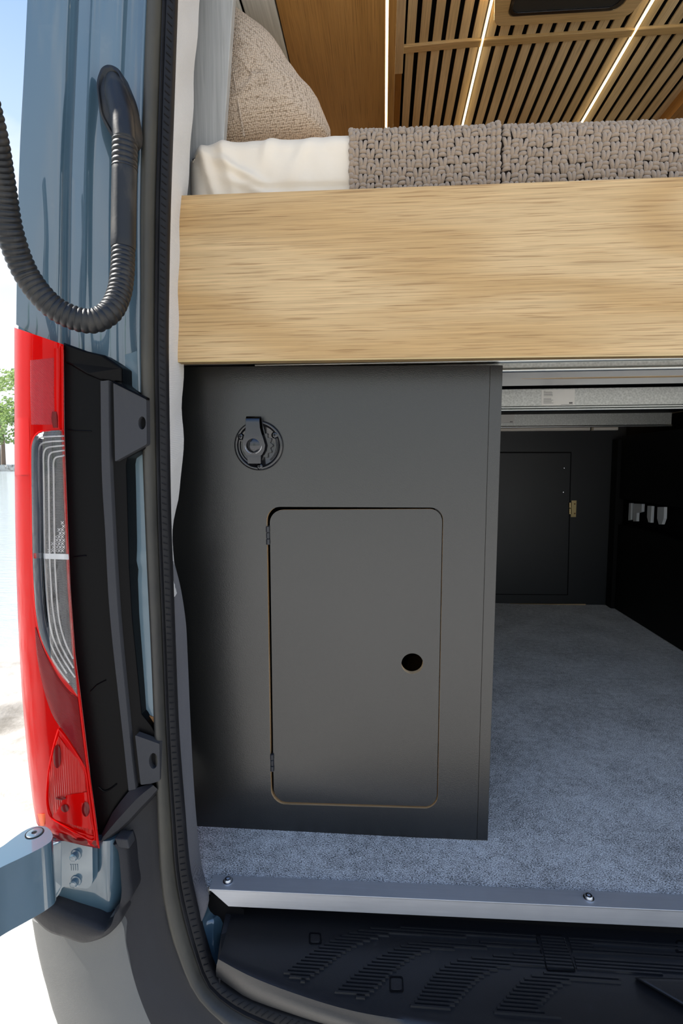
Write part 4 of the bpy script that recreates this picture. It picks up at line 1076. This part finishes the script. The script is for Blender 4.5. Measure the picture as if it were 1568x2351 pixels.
# nested light guides
for k in range(5):
    ins = 5 + k*11.5
    def gx(y_):
        return interp([(b,a) for a,b in cL[2:]], y_) + ins
    top_y = 1003 + k*11; rads = 22 - k*2
    xr = 146
    pth = [(xr+1, top_y-2), (min(xr-2, gx(1050)+rads+6), top_y)]
    pth += [(gx(1050)+rads*.35, top_y+rads*.25), (gx(1060), top_y+rads*1.1)]
    y_ = top_y + rads*1.1 + 30
    while y_ < 1600:
        x_ = gx(y_)
        if y_ > 1400: x_ = gx(y_) + 0
        if x_ > interp([(b,a) for a,b in cR], y_) - 3: break
        pth.append((x_, y_)); y_ += 30
    q3 = catmull([tl(a_, b_, .0030) for a_, b_ in pth], 4)
    MB().tube(q3, .00125, 7).build('light_guide', MT['guide'], lamp, smooth=True)
tl_loft([(75,1270),(75,1276),(75.5,1282)], [(157,1272),(158,1279),(158,1285)], .0044, .0014, 4, 8, False).build('white_bar', MT['guide_white'], lamp)
tl_loft([(75,1270),(75,1276),(75.5,1282)], [(85,1270.5),(85,1276),(85.5,1282)], .0050, .0006, 4, 2, False).build('red_bar_end', MT['red'], lamp)
# small bright honeycomb wedge
m = MB()
for r_ in range(9):
    for c_ in range(r_//2+1):
        x_ = 143 - c_*7.5 + (r_ % 2)*2.5; y_ = 1200 + r_*8
        if x_ < interp([(b,a) for a,b in cL], y_)+30: continue
        m.tube([tl(x_-3, y_+4, .0022), tl(x_+3, y_-3, .0022)], .0006, 5)
        m.tube([tl(x_-3, y_-3, .0022), tl(x_+3, y_+3, .0022)], .0006, 5)
o = m.build('reflector_facets', MT['guide'], lamp); o['kind'] = 'stuff'

# black housing beside the lens
def Yh(px): return .708 + (px-147)/190*.036
def ph(px, py, off=0): return P(px, py, Yh(px)-off)
hs = [(145,786),(200,806),(239,815),(278,843),(279,880),(292,889),(330,912),(332,1030),(292,1052),(289,1066),(291,1120),(296,1300),(303,1420),(311,1500),(325,1640),(346,1666),(362,1690),(364,1800),(330,1846),(275,1905),(232,1935),(229,1948),(218,1860),(203,1750),(185,1600),(172,1500),(161,1350),(154,1180),(147,985)]
hm = thing('lamp_housing', 'black plastic housing between the red tail lamp and the door seal', 'housing', ph(250, 1900))
# keep a planar polygon: project onto one tilted plane by construction
d_pl = [ph(x_, y_) for x_, y_ in hs]
MB().prism(d_pl, (0,.035,0)).build('housing_body', MT['housing'], hm, bevel=.0015)
MB().prism([ph(145,786,.006), ph(200,806,.006), ph(239,815,.006), ph(278,843,.006), ph(279,878,.002), ph(233,874,.002), ph(195,858,.006), ph(158,836,.004), ph(146,832,.004)], (0,.010,0)).build('top_cap', MT['housing'], hm, bevel=.003, seg=3)
gL = [(233,876),(236,1085),(244,1225),(251,1366),(261,1480),(272,1579),(286,1705),(297,1812)]
gR = [(253,874),(255,1029),(264,1225),(272,1366),(281,1480),(292,1593),(306,1733),(315,1808)]
def loftpx(Lp, Rp, off, prof_, n=30):
    return MB().loft([(x_, y_, Yh(x_)-off) for x_, y_ in Lp], [(x_, y_, Yh(x_)-off) for x_, y_ in Rp], prof_, n)
loftpx(gL, gR, .004, [(0,-.006),(0,.003),(.06,.004),(.94,.004),(1,.003),(1,-.006)]).build('trim_strip', MT['grey_plastic'], hm, smooth=True, ang=40)
def bracket(pts_, hole_, hr, name='mounting_bracket', off=.009, r=3):
    pp = rounded(pts_, r, 4)
    hl = [(hole_[0]+hr[0]*math.cos(q_), hole_[1]+hr[1]*math.sin(q_)) for q_ in [2*math.pi*k/28 for k in range(28)]]
    b_ = MB().prism([ph(q_[0], q_[1], off) for q_ in pp], (0,.012,0), holes=[[ph(x_, y_, off) for x_, y_ in hl]]).build(name, MT['grey_plastic'], hm, bevel=.0008)
    MB().prism([ph(x_, y_, off-.008) for x_, y_ in [(hole_[0]+(x_-hole_[0])*1.2, hole_[1]+(y_-hole_[1])*1.2) for x_, y_ in hl]], (0,.003,0)).build('screw_recess', MT['gap'], b_)
bracket([(260,879),(336,917),(337,1020),(264,1060)], (326,971), (8.5,15))
bracket([(310,1688),(366,1708),(367,1793),(348,1799),(323,1802)], (352,1747), (10,18), off=.012)
MB().prism([ph(258,874,.008), ph(336,912,.008), ph(337,917,.010), ph(260,879,.010)], (0,.01,0)).build('bracket_lip', MT['housing'], hm)
# slanted foot
ft = [(346,1799),(317,1808),(298,1814),(258,1866),(233,1913),(229,1948),(275,1908),(362,1816),(364,1800)]
MB().grid([[ph(x_, y_, .006) for x_, y_ in ((346,1799),(317,1808),(298,1814),(277,1840),(258,1866),(233,1915))],
           [ph(x_, y_, .016) for x_, y_ in ((352,1803),(330,1820),(312,1836),(290,1860),(268,1884),(236,1922))],
           [ph(x_, y_, .014) for x_, y_ in ((362,1812),(345,1831),(320,1857),(297,1882),(272,1905),(231,1934))],
           [ph(x_, y_, .0) for x_, y_ in ((362,1820),(347,1838),(322,1864),(299,1889),(274,1911),(229,1948))],
           [ph(x_, y_, -.03) for x_, y_ in ((362,1820),(347,1838),(322,1864),(299,1889),(274,1911),(229,1948))]]).build('foot', MT['jamb_cover'], hm, smooth=True, ang=35)
# raised scuffs / ribs on the housing
MB().tube([ph(x_, y_, .001) for x_, y_ in ((208,1588),(222,1573),(243,1562))], .0010, 6).build('moulded_rib', MT['housing'], hm, smooth=True)
MB().tube(catmull([ph(x_, y_, .001) for x_, y_ in ((226,1806),(238,1816),(252,1812),(268,1800))], 4), .0011, 6).build('moulded_rib', MT['housing'], hm, smooth=True)
MB().tube([ph(x_, y_, .001) for x_, y_ in ((155,986),(175,989),(210,990))], .0011, 6).build('moulded_rib', MT['housing'], hm, smooth=True)
MB().tube([ph(x_, y_, .001) for x_, y_ in ((168,1280),(185,1277),(198,1276))], .0012, 6).build('moulded_rib', MT['housing'], hm, smooth=True)

# ================================================================ CORRUGATED HOSE
hose = thing('wiring_conduit', 'ribbed black rubber wiring hose looping from the pillar to the open door', 'hose', P(287, 320, .70))
pth = [(-140,-60,.50),(-70,120,.52),(-22,290,.55),(2,420,.58),(22,530,.60),(58,625,.62),(108,692,.63),(160,726,.64),(212,737,.65),(252,716,.66),(273,675,.675),(281,625,.685),(283,570,.695)]
cs = resample(catmull([P(*q_) for q_ in pth], 14), 900)
acc = [0]
for a_, b_ in zip(cs, cs[1:]): acc.append(acc[-1] + (b_-a_).length)
Ltot = acc[-1]; nring = 74
path, rad = [], []
for i in range(0, 900):
    f = acc[i]/Ltot; ph_ = (f**.92)*nring
    base = .0150
    rad.append(base*(1 - .085 + .10*(abs(math.cos(math.pi*ph_))**.8))); path.append(cs[i])
MB().tube(path, rad, 18).build('corrugated_tube', MT['hose'], hose, smooth=True, ang=180)
slv = resample(catmull([P(283,572,.695), P(284,500,.698), P(285,430,.700), P(286,384,.701)], 6), 24)
MB().tube(slv, [.0152]+[.0158]*22+[.0150], 24).build('sleeve', MT['hose'], hose, smooth=True)
cu = resample([P(286,388,.701), P(287,326,.701)], 90)
MB().tube(cu, [.0148+.0014*abs(math.cos(math.pi*5*i/89))**.7 for i in range(90)], 24).build('bellows', MT['hose'], hose, smooth=True, ang=180)
bt = resample(catmull([P(287,330,.701), P(284,300,.703), P(279,262,.708), P(270,225,.716), P(262,190,.728), P(255,172,.738)], 6), 26)
MB().tube(bt, [.0146,.0145]+[interp([(0,.0145),(.3,.0155),(.6,.0150),(.85,.011),(1,.003)], i/23) for i in range(24)], 24).build('elbow_boot', MT['hose'], hose, smooth=True, ang=180)
gr = rounded([(238,148),(272,152),(300,220),(314,300),(306,330),(266,332),(232,270),(222,190)], 16, 6)
g3 = [P(q_[0], q_[1], .728 - (q_[1]-150)/180*.012) for q_ in gr]
gc = sum(g3, Vector())/len(g3)
rows = [[q_ + Vector((0,.02,0)) for q_ in g3], g3, [gc.lerp(q_, .955)+Vector((0,-.0042,0)) for q_ in g3], [gc.lerp(q_, .86)+Vector((0,-.0046,0)) for q_ in g3], [gc.lerp(q_, .80)+Vector((0,-.002,0)) for q_ in g3], [gc.lerp(q_, .3)+Vector((0,-.004,0)) for q_ in g3]]
MB().grid(rows, True, True).build('grommet', MT['hose'], hose, smooth=True, ang=50)

# ================================================================ REAR DOOR WITH HINGE ARM
dr = thing('rear_door', 'open blue rear door whose painted hinge arm reaches in at the lower left', 'door', (-.55, .4, .1))
za = .200
arm = rounded([(-420,2190),(-260,2040),(0,1948),(30,1924),(61,1903),(86,1895),(110,1898),(122,1914),(120,1930),(98,1945),(54,1967),(0,1992),(-150,2080),(-330,2330)], [0,0,30,20,14,12,10,10,12,20,20,20,0,0], 5)
a3 = [PZ(q_[0], q_[1], za) for q_ in arm]
MB().prism(a3, (0,0,-.088)).build('hinge_arm', MT['paint'], dr, smooth=True, bevel=.004, seg=3)
c_ = PZ(79, 1912.5, za+.0005)
pin = MB().lathe(c_, (0,0,1), [(.0002,-.004),(.0098,-.004),(.0098,.0006),(.0088,.0012),(.0035,.0012),(.0028,-.0008),(.0002,-.0008)], 32).build('hinge_pin', MT['paint'], dr, smooth=True)
MB().lathe(c_+Vector((0,0,-.0003)), (0,0,1), [(.0100,0),(.0112,0),(.0112,.0006),(.0100,.0006)], 32).build('pin_groove', MT['gap'], pin)
d_ = Vector((-.78, -.62, 0)).normalized(); n_ = Vector((d_.y, -d_.x, 0)); p0 = Vector((-.66, .50, 0))
if n_.y > 0: n_ = -n_
def dbox(u0, u1, w0, w1, z0_, z1_, nm, mt):
    q = [p0+d_*u0+n_*w0, p0+d_*u1+n_*w0, p0+d_*u1+n_*w1, p0+d_*u0+n_*w1]
    return MB().prism([Vector((k.x, k.y, z0_)) for k in q], (0,0,z1_-z0_)).build(nm, mt, dr, bevel=.01)
dbox(0, .80, -.03, .03, -.32, 1.80, 'door_skin', MT['paint'])
dbox(.06, .74, .03, .045, -.2, .8, 'door_card', MT['cab_dark'])

# hinge bracket bolted on the body
hg = thing('hinge_bracket', 'blue painted hinge bracket with two bolts under the tail lamp', 'hinge', P(150, 2040, .69))
rows_l = [(208,1925,.705),(206,1990,.705),(200,2040,.705),(205,2090,.707),(225,2125,.708),(240,2132,.71)]
MB().loft([(118,1925,.703),(118,1985,.703),(118,2050,.703),(120,2074,.703),(160,2095,.705),(238,2130,.71)], [(276,1925,.722),(278,1990,.722),(279,2060,.722),(268,2084,.722),(262,2108,.721),(246,2130,.716)], [(0,-.02),(0,0),(.4,.001),(.62,.003),(.80,.006),(.88,.0045),(.95,-.004),(1,-.012),(1,-.02)], 30).build('corner_panel', MT['paint'], hg, smooth=True, ang=40)
pl_ = rounded([(116,1938),(143,1930),(212,1938),(213,2026),(204,2041),(143,2035),(138,2052),(118,2072),(80,2085)], [6,8,8,12,12,8,12,10,6], 5)
MB().prism([P(q_[0], q_[1], .690) for q_ in pl_], (0,.014,0)).build('bolt_plate', MT['paint'], hg, bevel=.0025, seg=3)
for cx_, cy_ in ((174.5,1962),(174.5,2022)):
    c_ = P(cx_, cy_, .690)
    b_ = MB().lathe(c_, (0,-1,0), [(.0002,0),(.0085,0),(.0083,.0016),(.0062,.0022),(.0058,.0022),(.0056,.0075),(.0040,.0086),(.0002,.0088)], 28).build('bolt', MT['paint'], hg, smooth=True, ang=30)
for k, (cx_, cy_) in enumerate(((161,1988),(166,1990),(171,1990),(176,1990))):
    MB().box((P(cx_,cy_,.6895).x, .6892, P(cx_,1998,.69).z), (P(cx_+2,cy_,.6895).x, .690, P(cx_,1984,.69).z)).build('cast_mark', MT['paint'], hg)
# knuckle: upright barrel behind the arm
kx = 64
kb = resample([P(kx,1958,.672), P(kx,2087,.672)], 8)
MB().tube(kb, [.0128]*8, 28).build('knuckle', MT['paint'], hg, smooth=True, ang=50)
MB().prism([P(64,1972,.676), P(118,1938,.688), P(142,1930,.69), P(142,2036,.69), P(118,2074,.688), P(64,2088,.676)], (0,.010,0)).build('knuckle_web', MT['paint'], hg, bevel=.003, seg=3)

# ================================================================ BUMPER
bp = thing('rear_bumper', 'grey plastic corner of the rear bumper below the hinge', 'bumper', P(200, 2300, .69))
cA = [(73,2106,.745),(80,2150,.745),(87,2185,.745),(97,2228,.745),(107,2264,.745),(119,2310,.745),(133,2351,.745),(160,2440,.745)]
cB = [(262,2112,.70),(276,2140,.70),(281,2180,.70),(288,2215,.698),(298,2255,.697),(312,2300,.695),(332,2351,.692),(375,2440,.69)]
prof = [(0,-.10),(0,0),(.02,.0035),(.06,.0065),(.12,.0095),(.2,.0125),(.3,.0153),(.4,.0168),(.5,.0166),(.6,.0145),(.68,.0115),(.76,.0075),(.86,.0015),(.95,-.005),(1,-.010),(1,-.10)]
MB().loft(cA, cB, prof, 30).build('corner_cover', MT['bumper'], bp, smooth=True, ang=60)
jA = [(270,1895,.735),(284,1960,.732),(290,2010,.728),(288,2060,.722),(270,2108,.716),(276,2140,.712),(281,2180,.710),(288,2215,.708),(298,2255,.706),(312,2300,.704),(332,2351,.702),(375,2440,.70)]
jB = [(368,1806,.765),(370,1873,.762),(376,2003,.755),(385,2060,.752),(396,2120,.748),(415,2181,.742),(430,2220,.738),(452,2260,.733),(478,2292,.729),(506,2320,.725),(562,2362,.716),(680,2425,.70)]
MB().loft(jA, jB, [(0,-.03),(0,0),(.1,.002),(.22,-.002),(.4,-.004),(.62,-.006),(.8,-.004),(.93,.001),(1,-.004),(1,-.03)], 44).build('jamb_cover', MT['jamb_cover'], bp, smooth=True, ang=60)
# socket lip that cups the hinge
lipI = [(112,2070,.690),(140,2084,.690),(171,2099,.690),(210,2114,.691),(240,2126,.692),(254,2118,.694),(263,2106,.696),(268,2084,.700),(281,2062,.706),(280,2010,.712),(274,1950,.716),(262,1932,.718)]
lipO = [(76,2106,.694),(110,2138,.694),(150,2152,.693),(193,2164,.693),(240,2150,.694),(268,2128,.697),(282,2108,.701),(284,2084,.705),(303,2058,.710),(301,2010,.716),(296,1955,.720),(290,1928,.722)]
MB().loft(lipI, lipO, [(0,-.03),(0,-.002),(.06,.005),(.2,.008),(.5,.0068),(.8,.0045),(.95,.002),(1,-.003),(1,-.03)], 60).build('socket_lip', MT['jamb_cover'], bp, smooth=True, ang=60)
MB().prism([P(262,1925,.712), P(292,1928,.712), P(297,1950,.712), P(270,1947,.712)], (0,.02,0)).build('clip_block', MT['grey_plastic'], bp, bevel=.002)
MB().prism([P(361,1826,.74), P(366,1826,.74), P(368,1890,.74), P(363,1890,.74)], (0,.02,0)).build('clip_block', MT['grey_plastic'], bp, bevel=.001)
MB().prism([P(200,2080,.80), P(440,2050,.80), P(520,2360,.80), P(270,2360,.80)], (0,.01,0)).build('bumper_shadow_panel', MT['gap'], bp)  # dark sheet added behind the bumper to stand for the shade there
